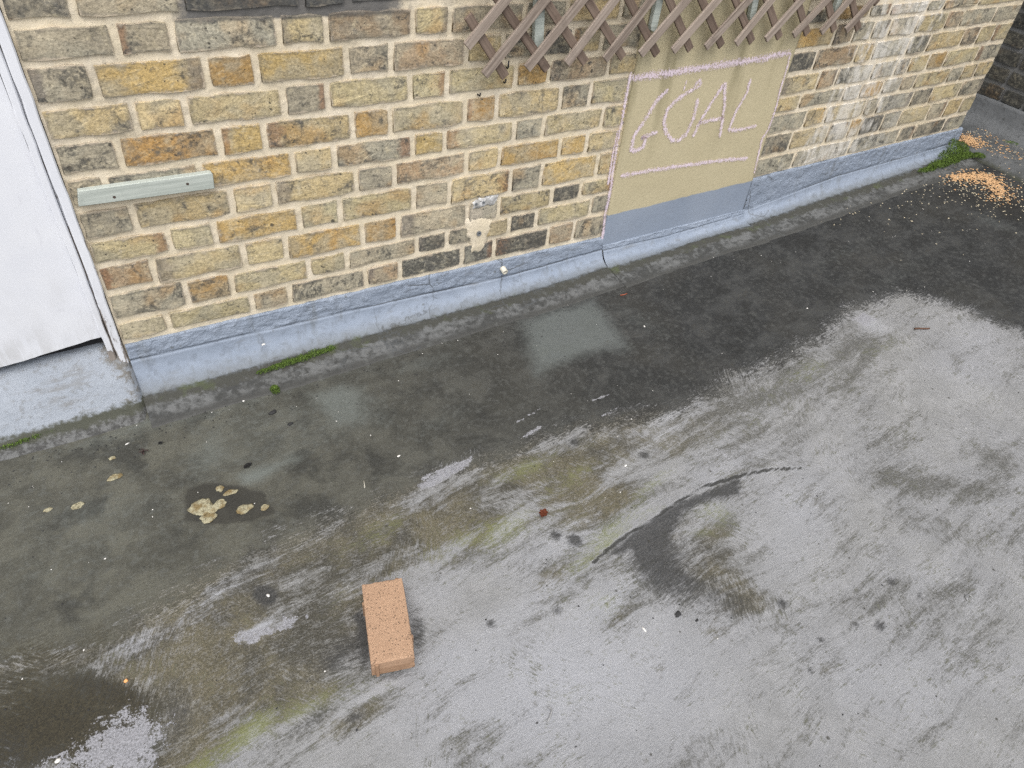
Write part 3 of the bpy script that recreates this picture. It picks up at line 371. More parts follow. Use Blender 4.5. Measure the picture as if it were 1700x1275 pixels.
def paint_white():
    k = NT('peeling white paint'); P = k.pos(); X = k.sepx(P)
    n = k.noise(k.vec(P, (1, 1, .22)), 38, 5, .65, .3); n2 = k.noise(P, 9, 4); nf = k.noise(k.vec(P, (90, 90, 12)), 1, 3)
    pe = k.attr('peel').outputs['Fac']
    c = k.mix(n2, (.62, .635, .68), (.72, .73, .755)); c = k.mix(k.mul(k.step(k.noise(k.vec(P, (1, 1, .5)), 3.2, 5, .65), .52, .70), .35), c, (.50, .50, .50))
    c = k.mix(k.mul(k.step(k.noise(k.vec(P, (1, 1, .35)), 26, 5, .7), .60, .72), .45), c, (.52, .52, .56))
    v = k.voro(k.vec(k.vadd(P, k.mixv(.03, n)), (1, 1, .4)), 21); ch = k.step(k.sub(k.sub(.085, k.sepc(v.outputs['Color'])[0]), k.mul(v.outputs['Distance'], .4)), 0., .025)
    c = k.mix(k.mul(ch, .7), c, (.30, .31, .33))
    gr = k.mul(k.step(k.add(X[2], k.mul(k.sub(n2, .5), .25)), .34, .17), k.step(n, .40, .62)); c = k.mix(k.mul(gr, .45), c, (.40, .39, .37))
    wood = k.mix(nf, (.16, .135, .115), (.36, .32, .29))
    pm = k.step(k.add(pe, k.mul(k.sub(n, .5), 1.7)), .47, .54)
    c = k.mix(pm, c, wood)
    h = k.sub(k.add(k.mul(nf, .25), k.mul(n2, .3)), k.mul(pm, 1.2))
    return k.done(c, .5, k.bump(h, .7, .0015), .4)

def wood_mat(name, a, b, spots=None, axis='X', rough=.85):
    k = NT(name); O = k.objco(); info = k.n('ShaderNodeObjectInfo'); r = info.outputs['Random']
    cmb = k.n('ShaderNodeCombineXYZ'); k.set(cmb.inputs[0], k.mul(r, 31.)); k.set(cmb.inputs[1], k.mul(r, 17.)); k.set(cmb.inputs[2], k.mul(r, 47.))
    Q = k.vadd(O, cmb.outputs[0]); sc = {'X': (6, 150, 150), 'Z': (150, 150, 6)}[axis]
    n = k.noise(k.vec(Q, sc), 1, 4, .6, .3); n2 = k.noise(Q, 24, 3); n3 = k.noise(Q, 300, 2)
    c = k.mix(k.step(n, .3, .72), a, b)
    c = k.mix(k.mul(k.step(n2, .5, .75), .45), c, tuple(v * .6 for v in a))
    c = k.mix(k.mul(r, .35), c, tuple(v * 1.35 for v in b))
    c = k.mix(k.mul(k.step(n3, .55, .7), .25), c, tuple(v * .55 for v in a))
    return k.done(c, rough, k.bump(k.add(n, k.mul(n3, .3)), .6, .0012), .25)

def panel_mat():
    k = NT('ochre painted render'); P = k.pos(); X = k.sepx(P)
    n1 = k.noise(P, 5, 4, .6); n2 = k.noise(P, 110, 4, .7); n3 = k.noise(P, 420, 2, .6); nv = k.noise(k.vec(P, (7, 7, .6)), 1.6, 3, .55)
    c = k.mix(n1, (.43, .372, .238), (.52, .46, .308))
    c = k.mix(k.mul(k.step(n2, .46, .68), .35), c, (.35, .305, .19))
    c = k.mix(k.mul(k.step(n3, .52, .70), .4), c, (.60, .54, .36))
    st = k.mul(k.step(k.add(nv, k.mul(k.sub(n1, .5), .3)), .48, .68), k.step(X[2], .30, .80))
    c = k.mix(k.mul(st, .55), c, (.19, .165, .09))
    # grey plinth paint carried over its foot
    zz = k.add(k.sub(X[2], k.mul(k.sub(X[0], 1.196), .011)), k.mul(k.sub(k.noise(P, 16, 3), .5), .014))
    g = k.mix(n1, (.205, .245, .31), (.29, .33, .395)); g = k.mix(k.mul(k.step(n2, .5, .7), .3), g, (.2, .22, .25))
    c = k.mix(k.step(zz, .238, .232), c, g)
    return k.done(c, .85, k.bump(k.add(n2, k.mul(n3, .6)), .55, .0022), .2)

def chalk_mat():
    k = NT('pink chalk'); P = k.pos(); n = k.noise(P, 190, 4, .75); n2 = k.noise(P, 55, 3, .6); e = k.attr('edge').outputs['Fac']
    a = k.step(k.add(k.add(k.mul(k.sub(n, .5), 3.4), k.mul(k.sub(n2, .5), .9)), k.mad(e, -.95, .62)), -.05, .75)
    c = k.mix(n2, (.74, .60, .69), (.84, .73, .80))
    m = k.done(c, .95, None, .1, k.mul(a, .86)); return m

MAT_BRICK = brick_mat('london stock brick'); MAT_BRICK_S = brick_mat('london stock brick upper', True)
MAT_BRICK_P = brick_mat('sooty brick', False, .62)
MAT_MORTAR = mortar_mat('sand mortar'); MAT_MORTAR_D = mortar_mat('grey mortar', (.22, .215, .20), True)
MAT_PL = plinth_mat(); MAT_GROUND = ground_mat(); MAT_WHITE = paint_white(); MAT_PANEL = panel_mat(); MAT_CHALK = chalk_mat()
MAT_SLAT = wood_mat('weathered brown slat', (.145, .112, .090), (.33, .275, .23)); MAT_SLAT_R = wood_mat('brown slat', (.085, .060, .046), (.20, .15, .118))
MAT_GREENW = wood_mat('pale green timber', (.27, .30, .27), (.43, .46, .42))
MAT_NAIL = simple('rusty nail', (.07, .05, .04), .3, 200, .6)
MAT_BLACK = simple('black plastic', (.02, .02, .022), .2, 90, .5)

# ------------------------------------------------------------------ roof surface height
def g(x, y):
    x = np.asarray(x, float); y = np.asarray(y, float)
    return np.interp(x, [-3, .8, 1.2, 2.0, 2.5, 3.3, 4.5], [.015, .018, .035, .062, .09, .145, .19]) - .035 * np.clip(-y, 0, 1.2)
def gz(p): return float(g(p[0], p[1]))

def seg_dist(X, Y, pts):
    d = np.full(X.shape, 1e9)
    for (x0, y0), (x1, y1) in zip(pts[:-1], pts[1:]):
        vx, vy = x1 - x0, y1 - y0; L = vx * vx + vy * vy + 1e-12
        t = np.clip(((X - x0) * vx + (Y - y0) * vy) / L, 0, 1)
        d = np.minimum(d, np.hypot(X - x0 - t * vx, Y - y0 - t * vy))
    return d
def poly_sd(X, Y, pts):
    P = list(pts) + [pts[0]]; d = seg_dist(X, Y, P); ins = np.zeros(X.shape, bool)
    for (x0, y0), (x1, y1) in zip(P[:-1], P[1:]):
        cnd = ((y0 > Y) != (y1 > Y)) & (X < (x1 - x0) * (Y - y0) / (y1 - y0 + 1e-12) + x0); ins ^= cnd
    return np.where(ins, d, -d)
def soft(sd, w): return np.clip(.5 + sd / (2 * w), 0, 1)

def build_ground():
    xs = np.concatenate([np.linspace(-7, -1.15, 24, endpoint=False), np.arange(-1.15, 3.72, .0075), np.linspace(3.73, 9, 16)])
    ys = np.concatenate([np.linspace(-9, -2.15, 22, endpoint=False), np.arange(-2.15, .08, .0075), np.linspace(.09, 2.5, 10)])
    X, Y = np.meshgrid(xs, ys, indexing='ij')
    wl = GD['wetline']; wl = [(-8, -.66)] + wl + [(2.55, -1.5), (3., -2.2), (5, -4), (9.5, -9)]
    wx = [p[0] for p in wl]; wy = [p[1] for p in wl]
    mono = np.maximum.accumulate(np.array(wx) + np.arange(len(wx)) * 1e-6)
    wline = np.interp(X + .05 * (fbm(X * 9, Y * 9, 3) - .5), mono, wy)
    d = seg_dist(X, Y, wl); sd = np.where(Y > wline, d, -d)
    wet = .5 + sd / .26
    wet = np.clip(wet, -.3, 1.4)
    bl = soft(poly_sd(X, Y, GD['bldark']), .05); wet = np.maximum(wet, bl * .95 - .12 + .25 * (fbm(X * 10, Y * 10, 5) - .5))
    bp = soft(poly_sd(X, Y, GD['blpatch']), .02)
    wet = np.where(bl > .3, wet + .35 * (fbm(X * 14, Y * 30, 6, 3) - .5) - .08, wet)
    brown = .95 * soft(poly_sd(X, Y, GD['brown']), .10) * (.55 + .8 * fbm(X * 4, Y * 6, 19, 3)) + .55 * bl
    brown = np.maximum(brown, .88 * np.exp(-np.clip(wline - Y, 0, 9) / .10) * (Y < wline + .03) * np.interp(X, [-.9, .4, 1.2, 2.3], [1., 1., .8, .55]))
    patch = 1.02 * soft(poly_sd(X, Y, GD['blpatch']), .045) * (.72 + .5 * fbm(X * 12, Y * 12, 8, 3))
    for P_, w_ in GD['patches']: patch = np.maximum(patch, .80 * soft(poly_sd(X, Y, P_), w_))
    for P_, w_ in GD['marks']:
        if w_: patch = np.maximum(patch, .8 * np.exp(-(seg_dist(X, Y, P_) / (w_ * 2.2)) ** 2))
    dark = np.zeros_like(X); light = np.zeros_like(X); light2 = np.zeros_like(X); green = np.zeros_like(X)
    # brown fades towards the right of the band
    brown *= np.interp(X, [-.7, .1, .7, 1.3], [1., .95, .75, .55])
    tgt = dict(brown=brown, dark=dark, light=light, light2=light2, green=green)
    for ch, cx, cy, ux, uy, vx, vy, s in GD['ell']:
        det = ux * vy - uy * vx
        if abs(det) < 1e-9: continue
        A_ = ((X - cx) * vy - (Y - cy) * vx) / det; B_ = (-(X - cx) * uy + (Y - cy) * ux) / det
        r2 = A_ * A_ + B_ * B_
        m = (s * (.95 if ch == 'brown' else 1)) * np.exp(-.9 * r2 ** 1.1)
        a = tgt[ch]; a[...] = np.maximum(a, m) + .35 * np.minimum(a, m)
    for P_, w_, s_ in GD['lightpoly']: light[...] = np.maximum(light, .92 * s_ * soft(poly_sd(X, Y, P_) + .05 * (fbm(X * 8, Y * 8, 27, 3) - .5), w_ * 1.9))
    light *= 1 - soft(poly_sd(X, Y, GD['puddle']), .01); dark[...] = np.maximum(dark, .72 * soft(poly_sd(X, Y, GD['puddle']) + .02 * (fbm(X * 30, Y * 30, 12, 3) - .5), .012))
    dp = poly_sd(X, Y, GD['darkpatch']); ridge = seg_dist(X, Y, GD['ridge'])
    wdt = .012 + .07 * np.clip(ridge / .12, 0, 1)
    hard = np.clip(.5 + dp / wdt, 0, 1)
    fade = np.clip(1.15 - ridge / .32, .42, 1.0) * (.75 + .5 * fbm(X * 6, Y * 6, 15, 2))
    dark[...] = np.maximum(dark, hard * 1.1 * fade)
    rx = np.array([p[0] for p in GD['ridge']]); ry = np.array([p[1] for p in GD['ridge']])
    line = np.exp(-(ridge / .0068) ** 2) * np.clip(.72 + 1.3 * (fbm(X * 16, Y * 16, 9) - .42), 0, 1)
    Z = g(X, Y)
    # low relief of the skim coats
    Z = Z + .0016 * (fbm(X * 7, Y * 16, 11, 3) - .5) + .0022 * (fbm(X * 2.3, Y * 2.3, 13, 2) - .5)
    ra = np.argsort(rx); ysid = np.interp(X, rx[ra], ry[ra]); up = (Y > ysid) & (X > rx.min() - .02) & (X < rx.max() + .02)
    Z = Z + np.where(up, .0045 * np.exp(-(ridge / .06)), 0)
    V = np.stack([X.ravel(), Y.ravel(), Z.ravel()], 1)
    o = grid_mesh('roof_deck', V, len(xs), len(ys), MAT_GROUND)
    me = o.data
    for nm, chs in (('maskA', (wet, brown, green, dark)), ('maskB', (light, light2, line, patch))):
        at = me.color_attributes.new(nm, 'FLOAT_COLOR', 'POINT')
        at.data.foreach_set('color', np.stack([c_.ravel() for c_ in chs], 1).astype(np.float32).ravel())
    at = me.attributes.new('muck', 'FLOAT', 'POINT'); at.data.foreach_set('value', (.8 * soft(poly_sd(X, Y, GD['bldark']), .10)).astype(np.float32).ravel())
    o['kind'] = 'structure'
    return o
build_ground()

# ------------------------------------------------------------------ brick wall
XL, XP, XQ, XE = -.462, 1.186, 1.925, 3.345
wall = thing('brick_wall', 'yellow stock brick wall with cream mortar and grey painted foot', 'wall', (0, 0, 0))
CLS = dict(Y=((.515, .365, .155), .0), T=((.48, .392, .225), .05), G=((.37, .33, .25), .18), D=((.175, .165, .142), .5), R=((.36, .26, .165), .15),
           O=((.43, .268, .105), .05), P=((.54, .45, .27), .02), W=((.42, .39, .33), .15))
def brick_mesh(seed, header):
    r = random.Random(seed); hw = .5
    tops = 4 if header else 6
    ex, ez = (.05, .075) if header else (.024, .075)
    out = []
    for k in range(tops): out.append((-.5 + k / (tops - 1), .5))
    for k in range(1, 3): out.append((.5, .5 - k / 3))
    for k in range(tops): out.append((.5 - k / (tops - 1), -.5))
    for k in range(1, 3): out.append((-.5, -.5 + k / 3))
    n = len(out); base = []; front = []
    for x, z in out:
        jx = r.uniform(-1, 1) * ex * .4; jz = r.uniform(-1, 1) * .055
        corner = abs(x) > .49 and abs(z) > .49
        cx = (1 - (ex * .3 if corner else 0)); cz = (1 - (.035 if corner else 0))
        base.append((x * cx + jx, z * cz + jz)); 
        front.append((x * (cx - ex * r.uniform(.3, .9)) + jx, z * (cz - ez * r.uniform(.4, .9)) + jz))
    v = [(a, .03, b) for a, b in base] + [(a, .0025, b) for a, b in base] + [(a, -.0062 + r.uniform(-.0016, .0016), b) for a, b in front] + [(r.uniform(-.1, .1), -.0072, r.uniform(-.1, .1))]
    f = []
    for k in range(n):
        j = (k + 1) % n
        f.append((k, j, n + j, n + k)); f.append((n + k, n + j, 2 * n + j, 2 * n + k)); f.append((2 * n + k, 2 * n + j, 3 * n))
    me = bpy.data.meshes.new('brick'); me.from_pydata(v, [], f); me.update(); me.materials.append(MAT_BRICK)
    bm = bmesh.new(); bm.from_mesh(me); bmesh.ops.recalc_face_normals(bm, faces=bm.faces); bm.to_mesh(me); bm.free()
    me.polygons.foreach_set('use_smooth', [max(abs(p.normal.x), abs(p.normal.z)) > .35 for p in me.polygons])
    return me
STRETCH = [brick_mesh(100 + i, False) for i in range(9)]; HEAD = [brick_mesh(200 + i, True) for i in range(9)]
for i, (x0, x1, z0, z1, cl) in enumerate(BRICKS):
    w = x1 - x0; zb, zt = z0 + .0084, z1 - .0084
    me = rng.choice(HEAD if w < .15 else STRETCH)
    o = bpy.data.objects.new('brick', me); COL.objects.link(o); o.parent = wall
    o.location = ((x0 + x1) / 2, rng.uniform(-.0012, .0012), (zb + zt) / 2 + rng.uniform(-.001, .001)); o.scale = (w * 1.005, 1, (zt - zb) * rng.uniform(.99, 1.04))
    slope = -.022 if x0 < 1.2 else .01
    o.rotation_euler = (0, -slope * .8 + rng.uniform(-.006, .006), 0)
    col, soot = CLS[cl]; f = rng.uniform(.86, 1.14); hue = rng.uniform(-.05, .05)
    o.color = (col[0] * f * (1 + hue), col[1] * f, col[2] * f * (1 - hue), min(1, max(0, soot + rng.uniform(-.12, .16))))

# mortar bed, modelled proud and hollow between the bricks
xs = np.arange(XL - .001, XE + .0061, .006); zs = np.arange(.06, 1.12, .006)
X, Z = np.meshgrid(xs, zs, indexing='ij')
Yv = -.0008 - .0042 * (fbm(X * 26, Z * 34, 21, 3) - .5) - .0035 * (fbm(X * 90, Z * 90, 23, 2) - .5)
grid_mesh('mortar', np.stack([X.ravel(), Yv.ravel(), Z.ravel()], 1), len(xs), len(zs), MAT_MORTAR, wall, flip=False)
# upper wall (mostly above the picture) and solid core
def box_vf(x0, x1, y0, y1, z0, z1, v, f):
    b = len(v); v += [(x, y, z) for x in (x0, x1) for y in (y0, y1) for z in (z0, z1)]
    f += [tuple(b + k for k in q) for q in ((0, 1, 3, 2), (4, 6, 7, 5), (0, 4, 5, 1), (2, 3, 7, 6), (0, 2, 6, 4), (1, 5, 7, 3))]
v, f = [], []
box_vf(XL, XE, .006, .33, -.1, 1.115, v, f); box_vf(-1.42, XE, 0, .33, 1.117, 2.5, v, f); box_vf(-3.2, -1.42, 0, .33, -.1, 2.5, v, f)
mesh_obj('wall_core', v, f, MAT_MORTAR, wall)
v, f, tones = [], [], []
def upper_row(z, xa, xb, k):
    x = xa - (.17 if k % 2 else 0)
    head = bool(k % 2)
    while x < xb:
        w = .103 if head else .207; a, b = max(x, xa), min(x + w, xb)
        if b - a > .03:
            box_vf(a, b, -.0045 + rng.uniform(-.001, .001), .03, z + .0103, z + .0722, v, f)
            c_, s_ = CLS[rng.choice('YTTGGDROPPT')]; tones.extend([(*c_, s_)] * 8)
        x += w + .016; head = not head
for k in range(18):
    z = 1.0725 + k * .0825
    if k == 0: upper_row(z, XL, XE, 1) 
    else: upper_row(z, -1.4, XE, k)
upper_row(.99, .26, 1.18, 0); upper_row(.99, 1.93, XE, 1); upper_row(.907, 1.93, XE, 0)
for k in range(-1, 29): upper_row(.165 + k * .0825, -3.2, -1.43, k)
ub = mesh_obj('upper_bricks', v, f, MAT_BRICK_S, wall); ub['kind'] = 'stuff'
at = ub.data.color_attributes.new('tone', 'FLOAT_COLOR', 'POINT'); at.data.foreach_set('color', np.array(tones, np.float32).ravel())

# mortar patch with wall plug, and the white fixing smear above it
def blob(name, pts, y0, y1, mat, parent, seed, jit=.006):
    """lumpy flat patch on the wall from an outline in (x, z)"""
    r = random.Random(seed); bm = bmesh.new(); N = 40
    cx = sum(p[0] for p in pts) / len(pts); cz = sum(p[1] for p in pts) / len(pts)
    P = list(pts) + [pts[0]]; L = [0]
    for a, b in zip(P[:-1], P[1:]): L.append(L[-1] + math.dist(a, b))
    ring = []
    for k in range(N):
        t = L[-1] * k / N
        i = max(j for j in range(len(L)) if L[j] <= t); q = (t - L[i]) / max(1e-6, L[i + 1] - L[i])
        ring.append((P[i][0] * (1 - q) + P[i + 1][0] * q + r.uniform(-jit, jit), P[i][1] * (1 - q) + P[i + 1][1] * q + r.uniform(-jit, jit)))
    rows_ = []
    for s, y in ((1, y0), (.9, y1 * .55 + y0 * .45), (.72, y1), (.4, y1), ):
        rows_.append([bm.verts.new((cx + (a - cx) * s, y + r.uniform(-1, 1) * .0008, cz + (b - cz) * s)) for a, b in ring])
    for A_, B_ in zip(rows_[:-1], rows_[1:]):
        for k in range(N): bm.faces.new((A_[k], A_[(k + 1) % N], B_[(k + 1) % N], B_[k]))
    bm.faces.new(rows_[-1]); bmesh.ops.recalc_face_normals(bm, faces=bm.faces)
    if bm.faces[-1].normal.y > 0: bmesh.ops.reverse_faces(bm, faces=bm.faces)
    return bm_obj(name, bm, mat, parent, True)
MAT_MPATCH = mortar_mat('patch mortar', (.58, .45, .29), True)
mp = blob('mortar_patch', [(.588, .338), (.612, .352), (.655, .350), (.70, .322), (.695, .275), (.682, .245), (.668, .20), (.648, .188), (.630, .196), (.610, .205), (.614, .25), (.592, .285)], .001, -.0085, MAT_MORTAR, wall, 3)
def ring_bm(r0, r1, depth, n=20):
    bm = bmesh.new(); A_ = []
    for (r, y) in ((r1, 0), (r1, -depth), (r0, -depth), (r0, depth * .4)):
        A_.append([bm.verts.new((r * math.cos(2 * math.pi * k / n), y, r * math.sin(2 * math.pi * k / n))) for k in range(n)])
    for p, q in zip(A_[:-1], A_[1:]):
        for k in range(n): bm.faces.new((p[k], p[(k + 1) % n], q[(k + 1) % n], q[k]))
    bm.faces.new(A_[-1]); bmesh.ops.recalc_face_normals(bm, faces=bm.faces)
    return bm
MAT_PLUG = simple('grey plug', (.16, .17, .18), .2, 80, .6)
pl = bm_obj('wall_plug', ring_bm(.0045, .0085, .003), MAT_PLUG, mp); pl.location = (.644, -.0105, .282)
k = NT('white filler'); n_ = k.noise(k.pos(), 60, 4)
MAT_FILL = k.done(k.mix(k.step(n_, .4, .65), (.34, .335, .32), (.66, .66, .66)), .8, k.bump(n_, .8, .004))
fs = blob('filler_smear', [(.613, .372), (.617, .401), (.65, .407), (.69, .412), (.712, .405), (.711, .386), (.70, .372), (.66, .377), (.64, .372)], -.004, -.0095, MAT_FILL, wall, 5, .004)
for x in (.628, .655):
    h = bm_obj('screw_hole', ring_bm(.0022, .0048, .0015), MAT_PLUG, fs); h.location = (x, -.0105, .392)

# plinth: painted upstand + fillet running out on to the roof
def plinth(name, xa, xb, top, crease, seed, parent, y0=-.0085, caps=True):
    xs = np.arange(xa, xb + .004, .008); xs[-1] = xb
    ts = np.concatenate([np.linspace(0, .06, 4, endpoint=False), np.linspace(.06, .30, 12, endpoint=False), np.linspace(.30, .34, 5, endpoint=False), np.linspace(.34, 1., 40)])
    V = np.zeros((len(xs), len(ts), 3)); T_ = np.zeros((len(xs), len(ts)))
    for j, t in enumerate(ts):
        zt = np.interp(xs, *zip(*top)); zc = np.interp(xs, *zip(*crease)); zb = g(xs, -.07)
        if t <= .06: q = t / .06; y = .004 + (y0 - .004) * q + 0 * xs; z = zt - .003 * q * q
        elif t <= .30: q = (t - .06) / .24; y = y0 - .004 * q + 0 * xs; z = zt - .003 + (zc - zt + .003) * q
        elif t <= .34: q = (t - .30) / .04; y = y0 - .004 - .005 * q + 0 * xs; z = zc - .006 * q
        elif t <= .66: q = (t - .34) / .32; y = y0 - .009 - .050 * (q ** 1.6); z = (zc - .006) * (1 - q) + (zb + .010) * q - .012 * np.sin(math.pi * q) * .6
        else:
            q = (t - .66) / .34; y = y0 - .060 - .115 * q + 0 * xs; z = g(xs, y) + .010 * (1 - q) ** 2.2 + .0035 * (1 - q ** 3) - .004 * (q > .985)
        if t > .06 and t < .30: y = y - .0075 * (fbm(xs * 13, z * 26 + 3, seed, 3) - .5) - .006 * (fbm(xs * 60, z * 60, seed + 5, 2) - .5)
        elif t >= .30: y = y - (.012 * (fbm(xs * 3, t * 2 + 0 * xs, seed + 1, 2) - .5) + .004 * (fbm(xs * 22, t * 9 + 0 * xs, seed + 2, 2) - .5)) * (1 if t < .66 else 1.6)
        if t <= .06: z = z + .004 * (fbm(xs * 14, xs * 0 + .5, seed + 7, 2) - .5)
        if .66 < t < .97: z = z + .0025 * (fbm(xs * 30, t * 20 + 0 * xs, seed + 3, 3) - .3)
        V[:, j, 0] = xs; V[:, j, 1] = y; V[:, j, 2] = z; T_[:, j] = t
    o = grid_mesh(name, V.reshape(-1, 3), len(xs), len(ts), MAT_PL, parent, flip=True)
    at = o.data.attributes.new('prof', 'FLOAT', 'POINT'); at.data.foreach_set('value', T_.astype(np.float32).ravel())
    return o
plinth('plinth', XL + .002, 1.187, [(-.46, .176), (.29, .166), (1.187, .142)], [(-.46, .125), (.2, .106), (.783, .082), (1.187, .092)], 31, wall)
plinth('plinth', 1.187, 1.927, [(1.187, .110), (1.927, .112)], [(1.187, .093), (1.5, .085), (1.927, .096)], 41, wall, -.0165)
plinth('plinth', 1.9265, XE + .03, [(1.927, .250), (3.375, .263)], [(1.927, .105), (2.5, .165), (3.375, .195)], 51, wall)

# ------------------------------------------------------------------ ochre panel with the chalk goal
panel = thing('render_panel', 'ochre painted render panel chalked with the word GOAL under the trellis', 'wall panel', (0, 0, 0))
xs = np.concatenate([[XP], np.linspace(XP + .0012, XQ - .0012, 88), [XQ]]); zs = np.linspace(.088, 1.3, 150); X, Z = np.meshgrid(xs, zs, indexing='ij')
Yv = -.0115 - .0018 * (fbm(X * 12, Z * 12, 61, 3) - .5)
edge = np.minimum(np.minimum(X - XP, XQ - X), 1); Yv = np.where(edge < .001, .002, Yv)
grid_mesh('render_face', np.stack([X.ravel(), Yv.ravel(), Z.ravel()], 1), 90, 150, MAT_PANEL, panel, flip=False)
def ribbon(name, lines, seed):
    V, F, E = [], [], []
    r = np.random.default_rng(seed)
    for w, pts in lines:
        P = np.array(pts, float)
        # smooth and resample
        s = np.r_[0, np.cumsum(np.hypot(*np.diff(P, axis=0).T))]; n = max(6, int(s[-1] / .004)); t = np.linspace(0, s[-1], n)
        x = np.interp(t, s, P[:, 0]); z = np.interp(t, s, P[:, 1])
        for _ in range(3):
            x[1:-1] = (x[:-2] + 2 * x[1:-1] + x[2:]) / 4; z[1:-1] = (z[:-2] + 2 * z[1:-1] + z[2:]) / 4
        x += .0012 * (fbm(t * 40, t * 0 + seed, seed, 2) - .5); z += .002 * (fbm(t * 40, t * 0 + seed + 9, seed + 1, 2) - .5)
        dx, dz = np.gradient(x), np.gradient(z); L = np.hypot(dx, dz) + 1e-9; nx, nz = -dz / L, dx / L
        b = len(V)
        for i in range(n):
            ww = w * 1.42 * (.88 + .24 * vnoise(np.array(t[i] * 22.), np.array(1.), seed)) * (1 if 1 < i < n - 2 else .55)
            for k_, (q, e) in enumerate(((-1, 1), (-.5, .35), (0, 0), (.5, .35), (1, 1))):
                yy = -.0142 if XP + .004 < x[i] < XQ - .004 else -.0094
                V.append((x[i] + nx[i] * ww * q, yy, z[i] + nz[i] * ww * q)); E.append(e)
        for i in range(n - 1):
            for k_ in range(4):
                a = b + i * 5 + k_; F.append((a, a + 1, a + 6, a + 5))
    o = mesh_obj(name, V, F, MAT_CHALK, panel)
    at = o.data.attributes.new('edge', 'FLOAT', 'POINT'); at.data.foreach_set('value', np.array(E, np.float32))
    return o
C_ = CHALK
ribbon('chalk_line', [C_['top']], 1); ribbon('chalk_line', [C_['left'], C_['left2']], 2); ribbon('chalk_line', [C_['right']], 3); ribbon('chalk_line', [C_['low']], 4)
for nm, ks in (('letter_g', ['G']), ('letter_o', ['O', 'o1', 'o2']), ('letter_a', ['A', 'Ab']), ('letter_l', ['L'])): ribbon(nm, [C_[q] for q in ks], 10 + len(nm) + ord(nm[-1]))

# ------------------------------------------------------------------ trellis
trellis = thing('trellis', 'brown weathered diamond lattice trellis hung over the brick wall', 'trellis', (1.4, -.04, .8))
def slat(name, p, q, y, w, t, length, mat, parent, bev=.0012):
    (x0, z0), (x1, z1) = p, q; a = math.atan2(z1 - z0, x1 - x0)
    bm = bev_box(length, t, w, bev)
    o = bm_obj(name, bm, mat, parent); ox, oy, oz = parent.location
    o.location = (x0 + math.cos(a) * length / 2 - ox, y - oy, z0 + math.sin(a) * length / 2 - oz); o.rotation_euler = (0, -a, 0)
    return o
for i, (p, q) in enumerate(SLAT_FRONT):
    L = .62 if i < 11 else (.62 - .19 * (i - 10) * .9)
    o = slat('slat', p, q, -.056, .0270, .009, max(L, .19), MAT_SLAT, trellis)
    o.rotation_euler.x = rng.uniform(-.04, .04)
for i, (p, q) in enumerate(SLAT_REAR):
    L = math.dist(p, q) if i == 0 else .19 * (i + 1) * .97 + .03
    o = slat('slat', p, q, -.0455, .0255, .008, min(L, .62), MAT_SLAT_R, trellis)
# rivets where the slats cross, in view
def isect(a, b):
    (x1, y1), (x2, y2) = a; (x3, y3), (x4, y4) = b
    d = (x1 - x2) * (y3 - y4) - (y1 - y2) * (x3 - x4)
    return (((x1 * y2 - y1 * x2) * (x3 - x4) - (x1 - x2) * (x3 * y4 - y3 * x4)) / d, ((x1 * y2 - y1 * x2) * (y3 - y4) - (y1 - y2) * (x3 * y4 - y3 * x4)) / d)
v, f = [], []
rv = None
for a in SLAT_FRONT:
    for b in SLAT_REAR:
        x, z = isect(a, b)
        if .80 < z < 1.0:
            bm = bmesh.new(); bmesh.ops.create_circle(bm, cap_ends=True, segments=8, radius=.0022); bmesh.ops.rotate(bm, matrix=Matrix.Rotation(math.pi / 2, 3, 'X'), verts=bm.verts)
            if rv is None:
                rv = bm_obj('rivet', bm, MAT_NAIL, trellis); o = rv
            else:
                bm.free(); o = rv.copy(); COL.objects.link(o); o.parent = trellis
            o.location = (x - 1.4, -.0596 + .04, z - .8)

BL = ['pale green batten behind the trellis nearest its left end', 'pale green batten at the left edge of the ochre panel, behind the trellis',
      'pale green batten in front of the ochre panel, behind the trellis', 'pale green batten right of the ochre panel, behind the trellis']
for i, (p, q) in enumerate(BATTEN):
    bm = bmesh.new(); w = .031 if i < 1 else .026; H = .5
    prof = [(-.5, H), (.5, H), (.5, .012), (.40, .002), (.05, -.001), (-.40, .004), (-.5, .016)]
    f1 = [bm.verts.new((a * w, -.008, z)) for a, z in prof]; f2 = [bm.verts.new((a * w, .008, z)) for a, z in prof]
    bm.faces.new(f1); bm.faces.new(f2[::-1]); n = len(prof)
    for k_ in range(n): bm.faces.new((f1[k_], f2[k_], f2[(k_ + 1) % n], f1[(k_ + 1) % n]))
    bmesh.ops.recalc_face_normals(bm, faces=bm.faces)
    bmesh.ops.bevel(bm, geom=[e for e in bm.edges], offset=.0012, segments=1, affect='EDGES')
    o = bm_obj('batten', bm, MAT_GREENW if i else MAT_GREENW); tag(o, BL[i], 'batten', 'pale green battens behind the trellis')
    o.location = (p[0], -.026, p[1]); o.rotation_euler = (0, math.atan2(q[0] - p[0], q[1] - p[1]), 0)

